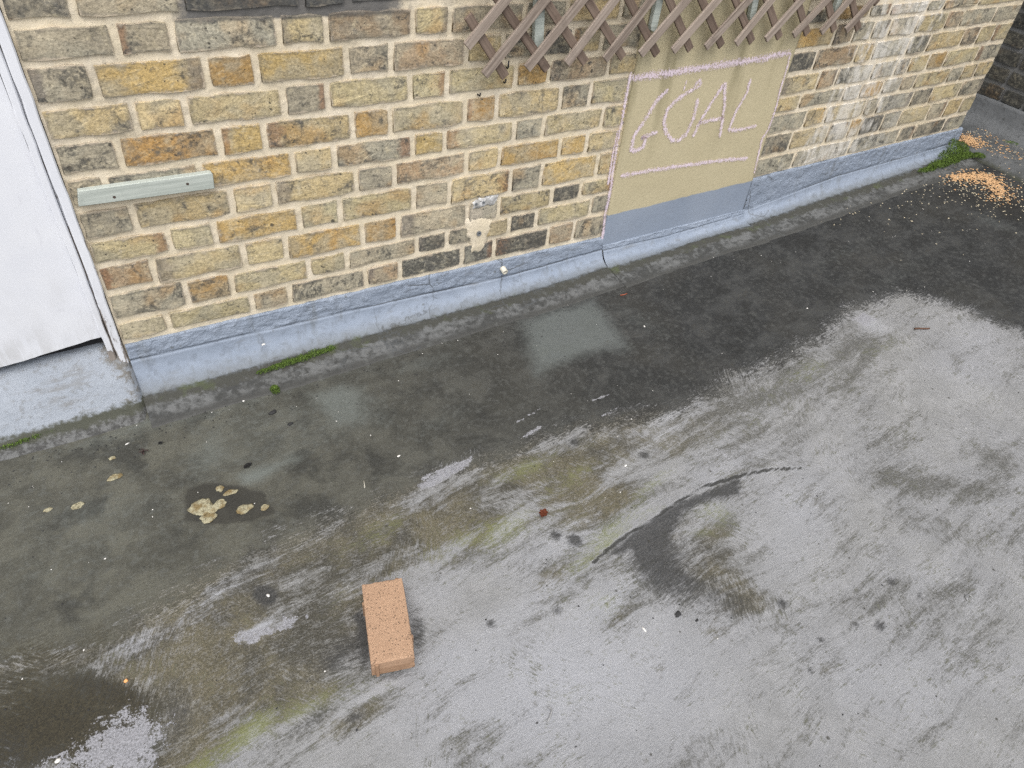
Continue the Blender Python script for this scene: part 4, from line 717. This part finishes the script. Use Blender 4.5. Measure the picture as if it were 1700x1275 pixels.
# ------------------------------------------------------------------ pale green strip by the door
(xa, za), (xb, zb_), (xc, zc), (xd, zd) = STRIP
st = thing('timber_strip', 'pale green timber strip nailed to the brickwork beside the white door', 'timber strip', ((xa + xc) / 2, -.0135, (za + zc) / 2))
bm = bmesh.new(); ox, oy, oz = st.location
F1 = [(xd - ox, zd - oz), (xc - ox, zc - oz), (xc + .003 - ox, zb_ - .004 - oz), (xb - .004 - ox, zb_ + .001 - oz), (xa - ox, za - oz)]
fr = [bm.verts.new((a, -.009, b)) for a, b in F1]; bk = [bm.verts.new((a, .009, b)) for a, b in F1]
bm.faces.new(fr); bm.faces.new(bk[::-1])
for k_ in range(5): bm.faces.new((fr[k_], bk[k_], bk[(k_ + 1) % 5], fr[(k_ + 1) % 5]))
bmesh.ops.recalc_face_normals(bm, faces=bm.faces); bmesh.ops.bevel(bm, geom=bm.edges[:], offset=.0015, segments=1, affect='EDGES')
bm_obj('board', bm, MAT_GREENW, st)
for x, z in ((-.205, .618), (-.372, .614)):
    bm = bmesh.new(); bmesh.ops.create_circle(bm, cap_ends=True, segments=10, radius=.0036); bmesh.ops.rotate(bm, matrix=Matrix.Rotation(math.pi / 2, 3, 'X'), verts=bm.verts)
    o = bm_obj('nail', bm, MAT_NAIL, st); o.location = (x - ox, -.0094, z - oz)

# ------------------------------------------------------------------ door, frame and threshold
door = thing('door', 'white painted door with peeling frame at the left of the brick wall', 'door', (-.6, 0, .18))
def peel_box(name, x0, x1, y0, y1, z0, z1, parent, fn, bev=.003, n=60, wob=0., seed=0):
    """upright board, subdivided along its height, with a peel attribute"""
    zs = np.linspace(z0, z1, n); v, f, pe = [], [], []
    prof = [(x0, y1), (x0, y0 + bev), (x0 + bev, y0), (x1 - bev, y0), (x1, y0 + bev), (x1, y1)]
    px, py, pz = parent.location
    for z in zs:
        wx = wob * (float(vnoise(np.array(z * 21.), np.array(seed * 1.), seed)) - .5)
        for a, b in prof:
            v.append((a + wx - px, b - py, z - pz)); pe.append(fn(a, b, z))
    m = len(prof)
    for i in range(n - 1):
        for k_ in range(m - 1):
            a = i * m + k_; f.append((a, a + 1, a + m + 1, a + m))
    f.append(tuple(range(m))[::-1]); f.append(tuple((n - 1) * m + q for q in range(m)))
    o = mesh_obj(name, v, f, MAT_WHITE, parent)
    bm = bmesh.new(); bm.from_mesh(o.data); bmesh.ops.recalc_face_normals(bm, faces=bm.faces); bm.to_mesh(o.data); bm.free()
    at = o.data.attributes.new('peel', 'FLOAT', 'POINT'); at.data.foreach_set('value', np.array(pe, np.float32)); return o
low = lambda z, s, e: max(0., min(1., (e - z) / (e - s)))
peel_box('architrave', -.486, -.464, -.014, .05, .118, 2.1, door, lambda a, b, z: .10 + .44 * low(z, .10, .42) + (.18 if a < -.484 or a > -.466 else 0), .003, 90, .003, 1)
peel_box('stop_bead', -.5065, -.4895, -.006, .05, .135, 2.1, door, lambda a, b, z: .08 + .46 * low(z, .12, .38) + (.20 if a > -.492 else 0), .003, 90, .003, 2)
peel_box('groove_strip', -.4897, -.4858, .008, .05, .13, 2.1, door, lambda a, b, z: .35 + .45 * low(z, .15, .6), .0005, 50, 0, 3)
zs_ = .192
# door panel: slightly bowed sheet with a ragged lower edge
xs = np.linspace(-1.42, -.5075, 130); zs = np.concatenate([np.linspace(0, .04, 8, endpoint=False), np.linspace(.04, 1.9, 60)]); X, Z = np.meshgrid(xs, zs, indexing='ij')
bot = np.interp(X, [-1.42, -.75, -.51], [.168, .186, .207]) + .004 * (fbm(X * 40, X * 0, 71, 3) - .5)
ZZ = bot + Z; Yv = .012 + .0015 * (fbm(X * 4, ZZ * 3, 73, 2) - .5)
dp = grid_mesh('door_panel', np.stack([X.ravel() + .6, Yv.ravel(), ZZ.ravel() - .18], 1), len(xs), len(zs), MAT_WHITE, door)
at = dp.data.attributes.new('peel', 'FLOAT', 'POINT'); at.data.foreach_set('value', (.02 + .22 * np.exp(-(Z / .02)) + .12 * np.exp(-((X + .53) / .02) ** 2) * np.exp(-((ZZ - .66) / .05) ** 2) * 2.2).astype(np.float32).ravel())
v, f = [], []; box_vf(-.82, .092, .014, .055, -.03 + .034, 1.92, v, f)
v2, f2 = [], []; box_vf(-1.42 + .6, -.509 + .6, .0145, .056, .03, 1.92, v2, f2)
o = mesh_obj('door_core', v2, f2, MAT_WHITE, door); at = o.data.attributes.new('peel', 'FLOAT', 'POINT')
v, f = [], []; box_vf(-.82, .10, .052, .09, -.09, .05, v, f)
mesh_obj('gap_shade', v, f, MAT_BLACK, door)  # black box added behind the gap under the door to give its shade

k = NT('grey threshold paint'); P = k.pos(); X_ = k.sepx(P)
n1 = k.noise(P, 7, 4, .6); n2 = k.noise(P, 55, 5, .68); n3 = k.noise(P, 260, 2); ns = k.noise(k.vec(P, (7, 30, 30)), 1, 5, .65)
c = k.mix(n1, (.21, .235, .27), (.31, .335, .37)); c = k.mix(k.mul(k.step(n2, .52, .68), .5), c, (.14, .14, .135)); c = k.mix(k.mul(k.step(ns, .54, .68), .5), c, (.15, .145, .135))
dirt = k.step(k.add(k.mul(k.step(X_[0], -.60, -.47), .8), k.add(k.mul(k.step(X_[2], .07, .16), .35), k.mul(k.sub(n2, .5), 1.2))), .72, 1.02)
c = k.mix(k.mul(dirt, .75), c, (.11, .095, .07))
tt = k.add(k.attr('prof').outputs['Fac'], k.mul(k.sub(n2, .5), .16))
c = k.mix(k.step(tt, .70, .77), c, (.05, .052, .038)); c = k.mix(k.step(tt, .82, .88), c, k.mix(k.step(n2, .42, .6), (.05, .05, .048), (.12, .122, .12)))
c = k.mix(k.step(tt, .95, 1.0), c, (.055, .055, .052))
MAT_THR = k.done(c, .65, k.bump(k.add(n2, k.mul(n3, .4)), .8, .004), .3)
xs = np.arange(-1.5, -.459, .01); ts = np.linspace(0, 1, 60)
tp = [0, .12, .3, .5, .66, .74, .84, 1.0]; ty = [.10, .035, -.005, -.045, -.075, -.088, -.115, -.165]; tz = [.168, .160, .138, .098, .055, .036, .024, .004]
V = np.zeros((len(xs), 60, 3)); T_ = np.zeros((len(xs), 60))
for j, t in enumerate(ts):
    y = np.interp(t, tp, ty); z = np.interp(t, tp, tz)
    rx_ = np.clip((xs + .475) / .016, 0, 1)
    V[:, j, 0] = xs; V[:, j, 1] = y + .006 * (fbm(xs * 5, xs * 0 + t * 3, 81, 2) - .5) + np.where(t > .3, .03 * rx_ ** 2, 0); V[:, j, 2] = z + .003 * (fbm(xs * 20, xs * 0 + t * 20, 83, 3) - .5) - .004 * rx_
    if t > .97: V[:, j, 2] = g(xs, V[:, j, 1]) - .002
    T_[:, j] = t
thr = grid_mesh('threshold', V.reshape(-1, 3), len(xs), 60, MAT_THR, None, flip=True)
at = thr.data.attributes.new('prof', 'FLOAT', 'POINT'); at.data.foreach_set('value', T_.astype(np.float32).ravel())
tag(thr, 'grey painted sloping threshold below the white door', 'threshold')

# ------------------------------------------------------------------ parapet wall at the far right
par = thing('parapet_wall', 'dark sooty brick parapet wall at the far right end of the roof', 'wall', (3.76, 0, .3))
v, f = [], []; box_vf(.004, .22, -3.6, 1.3, -.3, 1.7, v, f); mesh_obj('mortar', v, f, MAT_MORTAR_D, par)
PC = [(.20, .19, .17), (.16, .158, .15), (.24, .22, .18), (.13, .13, .126), (.18, .176, .16)]
pme = [m_.copy() for m_ in STRETCH[:5]]; pmh = [m_.copy() for m_ in HEAD[:5]]
for m_ in pme + pmh: m_.materials.clear(); m_.materials.append(MAT_BRICK_P)
for rI in range(9):
    z = .012 + rI * .0825; y = .62 - (.085 if rI % 2 else 0); head = bool(rI % 2)
    while y > -.75:
        w = .103 if head else .207
        o = bpy.data.objects.new('brick', rng.choice(pmh if head else pme)); COL.objects.link(o); o.parent = par
        o.location = (.0, y - w / 2, z + .041); o.scale = (w, 1, .064); o.rotation_euler = (0, rng.uniform(-.008, .008), -math.pi / 2)
        col = rng.choice(PC); o.color = (*col, rng.uniform(.4, .95)); y -= w + .014; head = not head
# ledge and fillet in front of the parapet
k = NT('grey asphalt ledge'); P = k.pos(); t = k.attr('prof').outputs['Fac']; n1 = k.noise(P, 9, 5, .65); n2 = k.noise(P, 60, 4, .65)
c = k.mix(k.step(n1, .3, .7), (.065, .068, .068), (.12, .125, .128)); c = k.mix(k.mul(k.step(t, .35, .75), .5), c, (.15, .155, .158)); c = k.mix(k.mul(k.step(n2, .5, .7), .55), c, (.04, .04, .036))
c = k.mix(k.step(k.add(t, k.mul(k.sub(n2, .5), .2)), .2, .08), c, (.04, .042, .03))
MAT_LEDGE = k.done(c, .7, k.bump(n2, .7, .005), .3)
prof = [(3.36, -.006), (3.40, .000), (3.44, .012), (3.475, .034), (3.50, .040), (3.60, .044), (3.66, .047), (3.69, .056), (3.72, .085), (3.738, .13), (3.745, .165), (3.762, .172)]
ys = np.arange(-1.6, 1.2, .02); V = np.zeros((len(prof) * 3 - 2, len(ys), 3)); T_ = np.zeros(V.shape[:2])
pi = np.linspace(0, len(prof) - 1, len(prof) * 3 - 2)
for i, q in enumerate(pi):
    x = np.interp(q, range(len(prof)), [p[0] for p in prof]); dz = np.interp(q, range(len(prof)), [p[1] for p in prof])
    V[i, :, 0] = x + .010 * (fbm(ys * 4, ys * 0 + q, 91, 2) - .5); V[i, :, 1] = ys
    V[i, :, 2] = g(np.full(len(ys), min(x, 3.44)), np.clip(ys, -1.2, 0)) + dz + .006 * (fbm(ys * 14, ys * 0 + q * .7, 93, 3) - .5) * (q > .5); T_[i] = q / (len(prof) - 1)
lg = grid_mesh('upstand', V.reshape(-1, 3) - np.array([3.76, 0, .3]), V.shape[0], len(ys), MAT_LEDGE, par)
at = lg.data.attributes.new('prof', 'FLOAT', 'POINT'); at.data.foreach_set('value', T_.astype(np.float32).ravel())

# ------------------------------------------------------------------ small fixings on the wall
pipe = thing('overflow_pipe', 'small white plastic pipe end poking out of the grey plinth', 'pipe', (.747, -.012, .121))
MAT_PVC = simple('cream plastic', (.60, .57, .48), .12, 50, .45)
o = bm_obj('pipe_end', ring_bm(.0065, .0105, .022), MAT_PVC, pipe, True); o.rotation_euler = (.25, 0, 0)
bm = bmesh.new(); bmesh.ops.create_circle(bm, cap_ends=True, segments=16, radius=.0064); bmesh.ops.rotate(bm, matrix=Matrix.Rotation(math.pi / 2, 3, 'X'), verts=bm.verts)
o = bm_obj('bore', bm, MAT_BLACK, pipe); o.location = (0, -.012, -.001)
def tube(name, pts, r, mat, parent=None, n=8):
    bm = bmesh.new(); rows_ = []; P = [Vector(p) for p in pts]
    for i, p in enumerate(P):
        d = (P[min(i + 1, len(P) - 1)] - P[max(i - 1, 0)]).normalized(); u = d.orthogonal().normalized(); w = d.cross(u)
        rows_.append([bm.verts.new(p + (u * math.cos(2 * math.pi * k_ / n) + w * math.sin(2 * math.pi * k_ / n)) * r) for k_ in range(n)])
    for A_, B_ in zip(rows_[:-1], rows_[1:]):
        for k_ in range(n): bm.faces.new((A_[k_], A_[(k_ + 1) % n], B_[(k_ + 1) % n], B_[k_]))
    bm.faces.new(rows_[0][::-1]); bm.faces.new(rows_[-1]); bmesh.ops.recalc_face_normals(bm, faces=bm.faces)
    return bm_obj(name, bm, mat, parent, True)
for (x, z), L, lb in (((.706, .816), .022, 'black wire hook in the brick joint under the trellis, upper of two'), ((.701, .771), .012, 'short black wire peg in the brick joint below the hook'), ((.619, .742), .010, 'tiny black cable clip on the mortar left of the trellis')):
    o = tube('wall_hook', [(0, .004, 0), (0, -.010, 0), (0, -.013, .003), (0, -.013, L)], .0022, MAT_BLACK); o.location = (x, -.004, z - L / 2); tag(o, lb, 'hook')

# ------------------------------------------------------------------ loose concrete paver
k = NT('buff concrete paver'); O = k.objco(); n1 = k.noise(O, 20, 4, .6); n2 = k.noise(O, 330, 3, .7); v_ = k.voro(O, 230)
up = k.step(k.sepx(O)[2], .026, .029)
c = k.mix(n1, (.335, .213, .138), (.40, .262, .173)); c = k.mix(up, k.mix(1., c, (.80, .77, .74), 'MULTIPLY'), c)  # colour darkened below the top, painting in the weaker light on the sides
sd = k.step(k.add(v_.outputs['Distance'], k.mul(k.sepc(v_.outputs['Color'])[0], .7)), .46, .30)
c = k.mix(k.mul(k.mul(sd, up), .8), c, (.17, .115, .08)); c = k.mix(k.mul(k.step(n2, .55, .7), .5), c, (.52, .385, .27))
c = k.mix(k.mul(k.step(k.noise(O, 90, 4, .7), .56, .68), .4), c, (.25, .15, .095))
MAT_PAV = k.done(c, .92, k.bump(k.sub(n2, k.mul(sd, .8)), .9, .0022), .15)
pv = GD['pv']; cx = sum(p[0] for p in pv) / 4; cy = sum(p[1] for p in pv) / 4
ax = Vector((pv[0][0] + pv[1][0] - pv[2][0] - pv[3][0], pv[0][1] + pv[1][1] - pv[2][1] - pv[3][1])); yaw = math.atan2(ax.y, ax.x)
pav = thing('loose_brick', 'sandy orange loose brick lying alone on the roof', 'brick', (cx, cy, gz((cx, cy)))); pav.rotation_euler = (0, 0, yaw)
bm = bev_box(.196, .0935, .054, .0030, 2)
bmesh.ops.subdivide_edges(bm, edges=[e for e in bm.edges if e.calc_length() > .02], cuts=9, use_grid_fill=True)
for v in bm.verts:
    x, y, z = v.co; edge_ = (abs(x) > .094) + (abs(y) > .0435) + (abs(z) > .0245)
    n_ = float(fbm(np.array(x * 90 + z * 40), np.array(y * 90 + z * 60), 5, 3)) - .5
    v.co -= v.co.normalized() * (max(0., n_ + .05) * .0075 if edge_ >= 2 else n_ * .0012); v.co.z += .027
for cx_, cy_, cz_, r_c in ((-.098, -.047, .054, .011), (.098, .03, .054, .008), (.03, -.047, .054, .007)):
    for v in bm.verts:
        d_c = (v.co - Vector((cx_, cy_, cz_))).length
        if d_c < r_c: v.co += (Vector((0, 0, .027)) - v.co).normalized() * (r_c - d_c) * .45
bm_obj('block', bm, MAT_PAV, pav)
for sx, sy in ((-1, .034), (1, -.034)):
    bm = bev_box(.005, .008, .050, .0015, 1); o = bm_obj('spacer_nib', bm, MAT_PAV, pav); o.location = (sx * .0995, sy, .0255)
for sx, sy in ((.05, 1), (-.05, -1)):
    bm = bev_box(.008, .004, .050, .0012, 1); o = bm_obj('spacer_nib', bm, MAT_PAV, pav); o.location = (sx, sy * .0480, .0255)

# ------------------------------------------------------------------ little things lying on the roof
IT = GD['items']
def lump(name, p, sx, sy, sz, mat, seed, ang=0., sub=2, rough=.55, parent=None):
    bm = bmesh.new(); bmesh.ops.create_icosphere(bm, subdivisions=sub, radius=1); r = random.Random(seed)
    for v in bm.verts:
        n = 1 + rough * (2 * float(fbm(np.array(v.co.x * 1.7 + seed), np.array(v.co.y * 1.7 + v.co.z * 1.3), seed, 3)) - 1) + r.uniform(-.06, .06)
        v.co = Vector((v.co.x * sx * n, v.co.y * sy * n, max(v.co.z, -.25) * sz * n))
    o = bm_obj(name, bm, mat, parent, True); o.location = (p[0], p[1], gz(p) + sz * .2); o.rotation_euler = (0, 0, ang); return o
k = NT('yellow lichen crust'); O = k.pos(); n1 = k.noise(O, 130, 4, .65); n2 = k.noise(O, 40, 3)
MAT_LICH = k.done(k.mix(k.step(n2, .45, .65), k.mix(k.step(n1, .32, .55), (.15, .132, .085), (.34, .315, .215)), (.185, .14, .07)), .95, k.bump(n1, 1., .004), .1)
LL = {'lich0': ('small pale yellow lichen lump between the dark band and the threshold', .0135, .008, .003), 'lich1': ('round yellow lichen patch left of the brown puddle', .011, .008, .0022),
      'lich2': ('tiny yellow lichen dot farthest left on the dark roof', .007, .0055, .002), 'lich3': ('largest cream lichen crust at the left of the puddle', .023, .0185, .005),
      'lich4': ('tapering cream lichen crust joined to the largest one', .020, .0115, .0045), 'lich5': ('rust brown lichen crust below the largest one', .014, .013, .002),
      'lich6': ('oval cream lichen crust at the right of the puddle', .0165, .010, .0045), 'lich7': ('small orange brown lichen at the top of the puddle', .0075, .0085, .0025),
      'lich8': ('thin grey lichen flake at the top of the puddle', .013, .007, .002), 'lich9': ('tiny grey green lichen speck below the threshold', .007, .005, .002), 'lich10': ('small crumb of brown lichen right of the puddle', .0085, .008, .004)}
for i, (nm, (lb, a, b, h)) in enumerate(LL.items()):
    tag(lump('lichen', IT[nm], a * 1.3, b * 1.25, h * .5, MAT_LICH, 300 + i, .25 if nm in ('lich4', 'lich6') else 0, 3), lb, 'lichen', 'lichen crusts on the roof')
MAT_CHIP = simple('white shell', (.72, .70, .66), .15, 200, .7)
CL = ['white oval chip on the dark band right of the paver', 'white chip on the dark band below the left of the panel', 'white flake on the pale cement by the dark edge', 'thin white feather shard on the pale cement',
      'white lump in the pale patch at the bottom left corner', 'thin pale sliver on the dark roof near the threshold', 'white crumb below the moss clump', 'white crumb at the far dark band', 'white fleck in the round dark spot']
for i, lb in enumerate(CL):
    s = (.0085, .0075, .0075, .0035, .0085, .009, .005, .005, .005)[i]
    e = (.6, .55, .6, 3.2, .75, .28, .8, .8, 1.4)[i]
    tag(lump('shell_chip', IT['chip%d' % i], s * .8, s * e * .8, .0022, MAT_CHIP, 340 + i, (.3, 1.4, .2, .1, .6, .35, 0, 0, .2)[i], 1, .3), lb, 'chip', 'white chips on the roof')
def leaf_obj(name, p, L, W, mat, seed, ang, curl, label, lobes=0):
    r = random.Random(seed); bm = bmesh.new(); N = 13; rows_ = []
    for i in range(N):
        t = i / (N - 1); w = W * math.sin(math.pi * min(1, t * .98 + .02)) ** .7
        if lobes: w *= .62 + .38 * abs(math.cos(lobes * math.pi * t)) + r.uniform(-.1, .1)
        rows_.append([bm.verts.new(((t - .5) * L, q * w, curl * (abs(q) ** 1.5) * (1 + r.uniform(-.3, .3)) + .0015 + .3 * curl * math.sin(t * 6))) for q in (-1, -.5, 0, .5, 1)])
    for A_, B_ in zip(rows_[:-1], rows_[1:]):
        for k_ in range(4): bm.faces.new((A_[k_], A_[k_ + 1], B_[k_ + 1], B_[k_]))
    g2 = bmesh.ops.solidify(bm, geom=bm.faces[:], thickness=.0006)
    o = bm_obj(name, bm, mat, None, True); o.location = (p[0], p[1], gz(p) + .001); o.rotation_euler = (0, 0, ang); tag(o, label, 'leaf'); return o
leaf_obj('leaf', IT['redleaf'], .030, .013, simple('red brown leaf', (.19, .058, .03), .35, 120, .6), 1, .7, .004, 'curled red brown dead leaf on the pale cement', 3)
leaf_obj('leaf', IT['dleaf'], .026, .007, simple('black leaf', (.03, .03, .03), .3, 120, .5), 2, .45, .002, 'blackish pointed dead leaf above the puddle')
leaf_obj('leaf', IT['dleaf2'], .013, .005, simple('black leaf', (.03, .03, .03), .3, 120, .5), 3, .3, .002, 'tiny black leaf scrap near the door threshold')
MAT_TWIG = simple('brown twig', (.095, .05, .032), .3, 150, .8)
def ground_tube(name, p, pts, r, mat, lb, cat, ang=0.):
    o = tube(name, [(a, b, c_ + r) for a, b, c_ in pts], r, mat); o.location = (p[0], p[1], gz(p) + .0005); o.rotation_euler = (0, 0, ang); tag(o, lb, cat); return o
ground_tube('twig', IT['twig'], [(-.028, .012, 0), (-.012, .006, .001), (.006, -.004, .001), (.022, -.010, 0), (.028, -.011, 0)], .0032, MAT_TWIG, 'short brown twig on the pale cement at the right', 'twig')
ground_tube('twig', IT['rust'], [(-.016, .003, 0), (0, -.001, .001), (.015, .002, 0)], .0018, simple('rust twig', (.30, .09, .05), .2, 90, .8), 'thin reddish twig on the dark band below the panel', 'twig')
ground_tube('twig', IT['twig2'], [(-.004, -.012, 0), (0, 0, .001), (.003, .012, 0)], .0014, simple('pale straw', (.42, .40, .34), .2, 90, .8), 'thin pale straw on the dark band left of the pale streaks', 'twig')
k = NT('dull steel'); MAT_STEEL = k.done((.26, .26, .26), .45, None, .5)
ground_tube('wire_clip', IT['clip'], [(-.012, -.011, 0), (-.003, -.006, 0), (.006, .001, .001), (.010, .006, .001), (.009, .011, 0), (.005, .016, 0)], .0019, MAT_STEEL, 'bent grey wire clip on the pale cement at the bottom centre', 'wire clip')
ground_tube('wire_clip', IT['clip2'], [(-.010, -.004, 0), (-.008, .005, .001), (0, .009, .001), (.008, .005, .001), (.011, -.003, 0)], .0017, MAT_STEEL, 'curved dark wire loop on the pale cement at the right', 'wire clip')
r = random.Random(5); vs = []
pt = thing('dead_plant', 'dried reddish plant scrap on the dark roof below the threshold', 'dead plant', (*IT['plant'], gz(IT['plant'])))
MAT_DRY = simple('dried stem', (.075, .045, .042), .3, 200, .9)
for i in range(9):
    a = r.uniform(0, 6.3); L = r.uniform(.010, .020)
    tube('stem', [(0, 0, .002), (math.cos(a) * L * .5, math.sin(a) * L * .4, .004 + r.random() * .004), (math.cos(a + r.uniform(-.6, .6)) * L, math.sin(a) * L * .7, .0015)], .0009, MAT_DRY, pt, 5)
MAT_PEB = simple('black pebble', (.03, .03, .03), .3, 150, .8)
for nm, s, lb in (('peb0', .0095, 'dark pebble on the cement beside the dark smear'), ('peb1', .005, 'tiny dark crumb just right of the dark pebble'), ('blk0', .012, 'black crumbly clump below the green moss tuft'), ('blk1', .009, 'small black crumb lower than the black clump')):
    tag(lump('pebble', IT[nm], s, s * .7, s * .45, MAT_PEB, sum(map(ord, nm)), .2, 2, .5), lb, 'pebble')
tag(lump('corn_grain', IT['oseed'], .0055, .0045, .003, simple('orange grain', (.72, .36, .14), .15, 200, .7), 401, 0, 1), 'single orange grain at the left edge of the brown stain', 'grain')
# dropping on the plinth
tag(lump('bird_dropping', (-.103, -.04), .007, .004, .004, MAT_CHIP, 77, 0, 1), 'white bird dropping on the grey plinth above the moss', 'dropping').location = (-.103, -.0415, .083)

# ------------------------------------------------------------------ moss
k = NT('green moss'); O = k.pos(); info = k.attr('shade').outputs['Fac']
MAT_MOSS = k.done(k.mix(info, (.035, .055, .014), (.16, .245, .05)), .9, None, .15)
def moss(name, spots, n, seed, h=.006, leaf=.0026, mat=None):
    """spots: (x, y, z, rx, ry)  tiny upright leaflets over low cushions"""
    r = np.random.default_rng(seed); V, F, S = [], [], []
    tot = sum(s[3] * s[4] for s in spots)
    for (x, y, z, rx, ry) in spots:
        for _ in range(int(n * rx * ry / tot)):
            a = r.random() * 6.283; q = math.sqrt(r.random()); dx, dy = q * math.cos(a) * rx, q * math.sin(a) * ry
            if r.random() < .55 * q * q: continue
            px_, py_ = x + dx, y + dy; zz = z + h * (1 - q * q) * (.55 + .45 * r.random())
            zz += max(0., (-.075 - .012 * 0 - py_) * 0) + (max(0., py_ + .078) * 1.15 if abs(py_) < .1 else 0)
            t = r.normal(size=3); t[2] = abs(t[2]) + .4; t /= np.linalg.norm(t); u = np.cross(t, r.normal(size=3)); u /= np.linalg.norm(u) + 1e-9
            L = leaf * r.uniform(.6, 1.5); b = len(V); P = np.array((px_, py_, zz)); sh = r.random() * .6 + .4 * (1 - q)
            V += [P - u * L * .4, P + u * L * .4, P + t * L * 1.4]; F.append((b, b + 1, b + 2)); S += [sh] * 3
    o = mesh_obj(name, V, F, mat or MAT_MOSS); o['kind'] = 'stuff'
    at = o.data.attributes.new('shade', 'FLOAT', 'POINT'); at.data.foreach_set('value', np.array(S, np.float32)); return o
def ms(x, y, rx, ry): return (x, y, gz((x, y)) + (.013 if y > -.13 else .002), rx, ry)
m1 = moss('moss', [ms(-.125, -.095, .025, .010), ms(-.085, -.092, .030, .014), ms(-.045, -.088, .035, .016), ms(-.005, -.086, .03, .015), ms(.035, -.082, .03, .013), ms(.065, -.082, .022, .010), ms(.09, -.08, .016, .010)], 5200, 1)
m1['label'] = 'bright green moss strip along the foot of the plinth'
m2 = moss('moss', [ms(3.05, -.10, .07, .02), ms(3.14, -.095, .08, .03), ms(3.23, -.085, .08, .04), ms(3.30, -.07, .07, .05), ms(3.36, -.08, .06, .045), ms(3.42, -.12, .04, .03)], 9000, 2, .011, .0042)
m2['label'] = 'thick green moss at the far end of the plinth'
m3 = moss('moss', [ms(*IT['mossclump'], .013, .021)], 1100, 3, .012)
m3['label'] = 'small round green moss tuft on the dark roof'
m4 = moss('moss', [ms(-.76, -.105, .02, .012), ms(-.73, -.10, .02, .012), ms(-.70, -.098, .03, .008), ms(-.79, -.11, .03, .008)], 1300, 4, .004)
m4['label'] = 'dull green moss in the crease below the threshold'
m5 = moss('moss', [(3.60, -.16, .215, .025, .03), (3.585, -.14, .213, .015, .02)], 350, 6, .004)
m5['label'] = 'little moss spot on the ledge by the parapet'

# ------------------------------------------------------------------ spilt grain and grit
def grains(name, pts, size, mat, seed):
    r = np.random.default_rng(seed); V, F = [], []
    base = np.array([(1, 0, 0), (-1, 0, 0), (0, 1, 0), (0, -1, 0), (0, 0, 1), (0, 0, -1)], float)
    fc = [(0, 2, 4), (2, 1, 4), (1, 3, 4), (3, 0, 4), (2, 0, 5), (1, 2, 5), (3, 1, 5), (0, 3, 5)]
    for (x, y, z) in pts:
        s = size * r.uniform(.55, 1.3); a = r.random() * 6.283; ca, sa = math.cos(a), math.sin(a); b = len(V); e = r.uniform(.5, .9)
        for vx, vy, vz in base:
            q = 1 + r.uniform(-.25, .25); X_, Y_, Z_ = vx * s * q, vy * s * e * q, vz * s * .5 * q
            V.append((x + X_ * ca - Y_ * sa, y + X_ * sa + Y_ * ca, z + Z_ + s * .35))
        F += [tuple(b + i for i in t) for t in fc]
    o = mesh_obj(name, V, F, mat); o['kind'] = 'stuff'; return o
def along(pts, n, spread, r):
    out = []; P = np.array(pts)
    for _ in range(n):
        t = r.random() * (len(P) - 1); i = int(t); q = t - i; p = P[i] * (1 - q) + P[i + 1] * q
        out.append((p[0] + r.normal() * spread, p[1] + r.normal() * spread))
    return out
r = np.random.default_rng(9)
A_ = along(GD['seedA'], 620, .022, r) + along(GD['seedA'], 260, .05, r)
ledge_z = lambda x, y: float(g(3.44, np.clip(y, -1.2, 0))) + .042
LA = [(3.455 + abs(r.normal()) * .03, -.02 + r.normal() * .035) for _ in range(260)] + [(r.uniform(3.47, 3.66), r.uniform(-.26, .08)) for _ in range(90)]
MAT_SEED = simple('orange grain', (.50, .315, .165), .45, 60, .75); MAT_SEED2 = simple('pale grain', (.50, .44, .32), .35, 60, .75)
def lz(x, y):
    return float(np.interp(x, [3.36, 3.40, 3.44, 3.475, 3.5, 3.6, 3.66], [-.006, 0, .012, .034, .040, .044, .047])) + float(g(min(x, 3.44), np.clip(y, -1.2, 0))) if x > 3.38 else gz((x, y))
s1 = grains('spilt_grain', [(x, y, lz(x, y)) for x, y in A_ + LA], .0058, MAT_SEED, 1); s1['label'] = 'spilt orange grain in the far right corner'
pts = []
for _ in range(320):
    t = r.random(); c0 = GD['seedA'][int(r.integers(0, 5))]
    pts.append((c0[0] + r.normal() * .11 - .04, c0[1] + r.normal() * .07 - .05))
for _ in range(170): pts.append((2.15 + 1.35 * r.random() ** .6, -.12 - abs(r.normal()) * .20))
pts += [(r.uniform(3.48, 3.66), r.uniform(-.30, .06)) for _ in range(90)]
s2 = grains('scattered_grain', [(x, y, lz(x, y)) for x, y in pts], .0040, MAT_SEED2, 2); s2['label'] = 'pale grain scattered over the dark corner of the roof'
pts = [(r.uniform(-.9, 3.2), -.13 - r.random() ** 1.3 * .7) for _ in range(95)] + [(r.uniform(-.9, 2.2), r.uniform(-1.7, -.7)) for _ in range(12)]
s3 = grains('grit', [(x, y, gz((x, y))) for x, y in pts], .0021, MAT_CHIP, 3); s3['label'] = 'fine white grit strewn over the roof'
pts = [(r.uniform(-.9, 1.2), -.16 - abs(r.normal()) * .06) for _ in range(260)] + [(r.uniform(-.9, 2.4), r.uniform(-1.8, -.15)) for _ in range(200)] + [(r.uniform(.5, 2.6), -.15 - abs(r.normal()) * .03) for _ in range(160)]
s4 = grains('dark_grit', [(x, y, gz((x, y))) for x, y in pts], .0026, MAT_PEB, 4); s4['label'] = 'dark crumbs strewn over the roof'
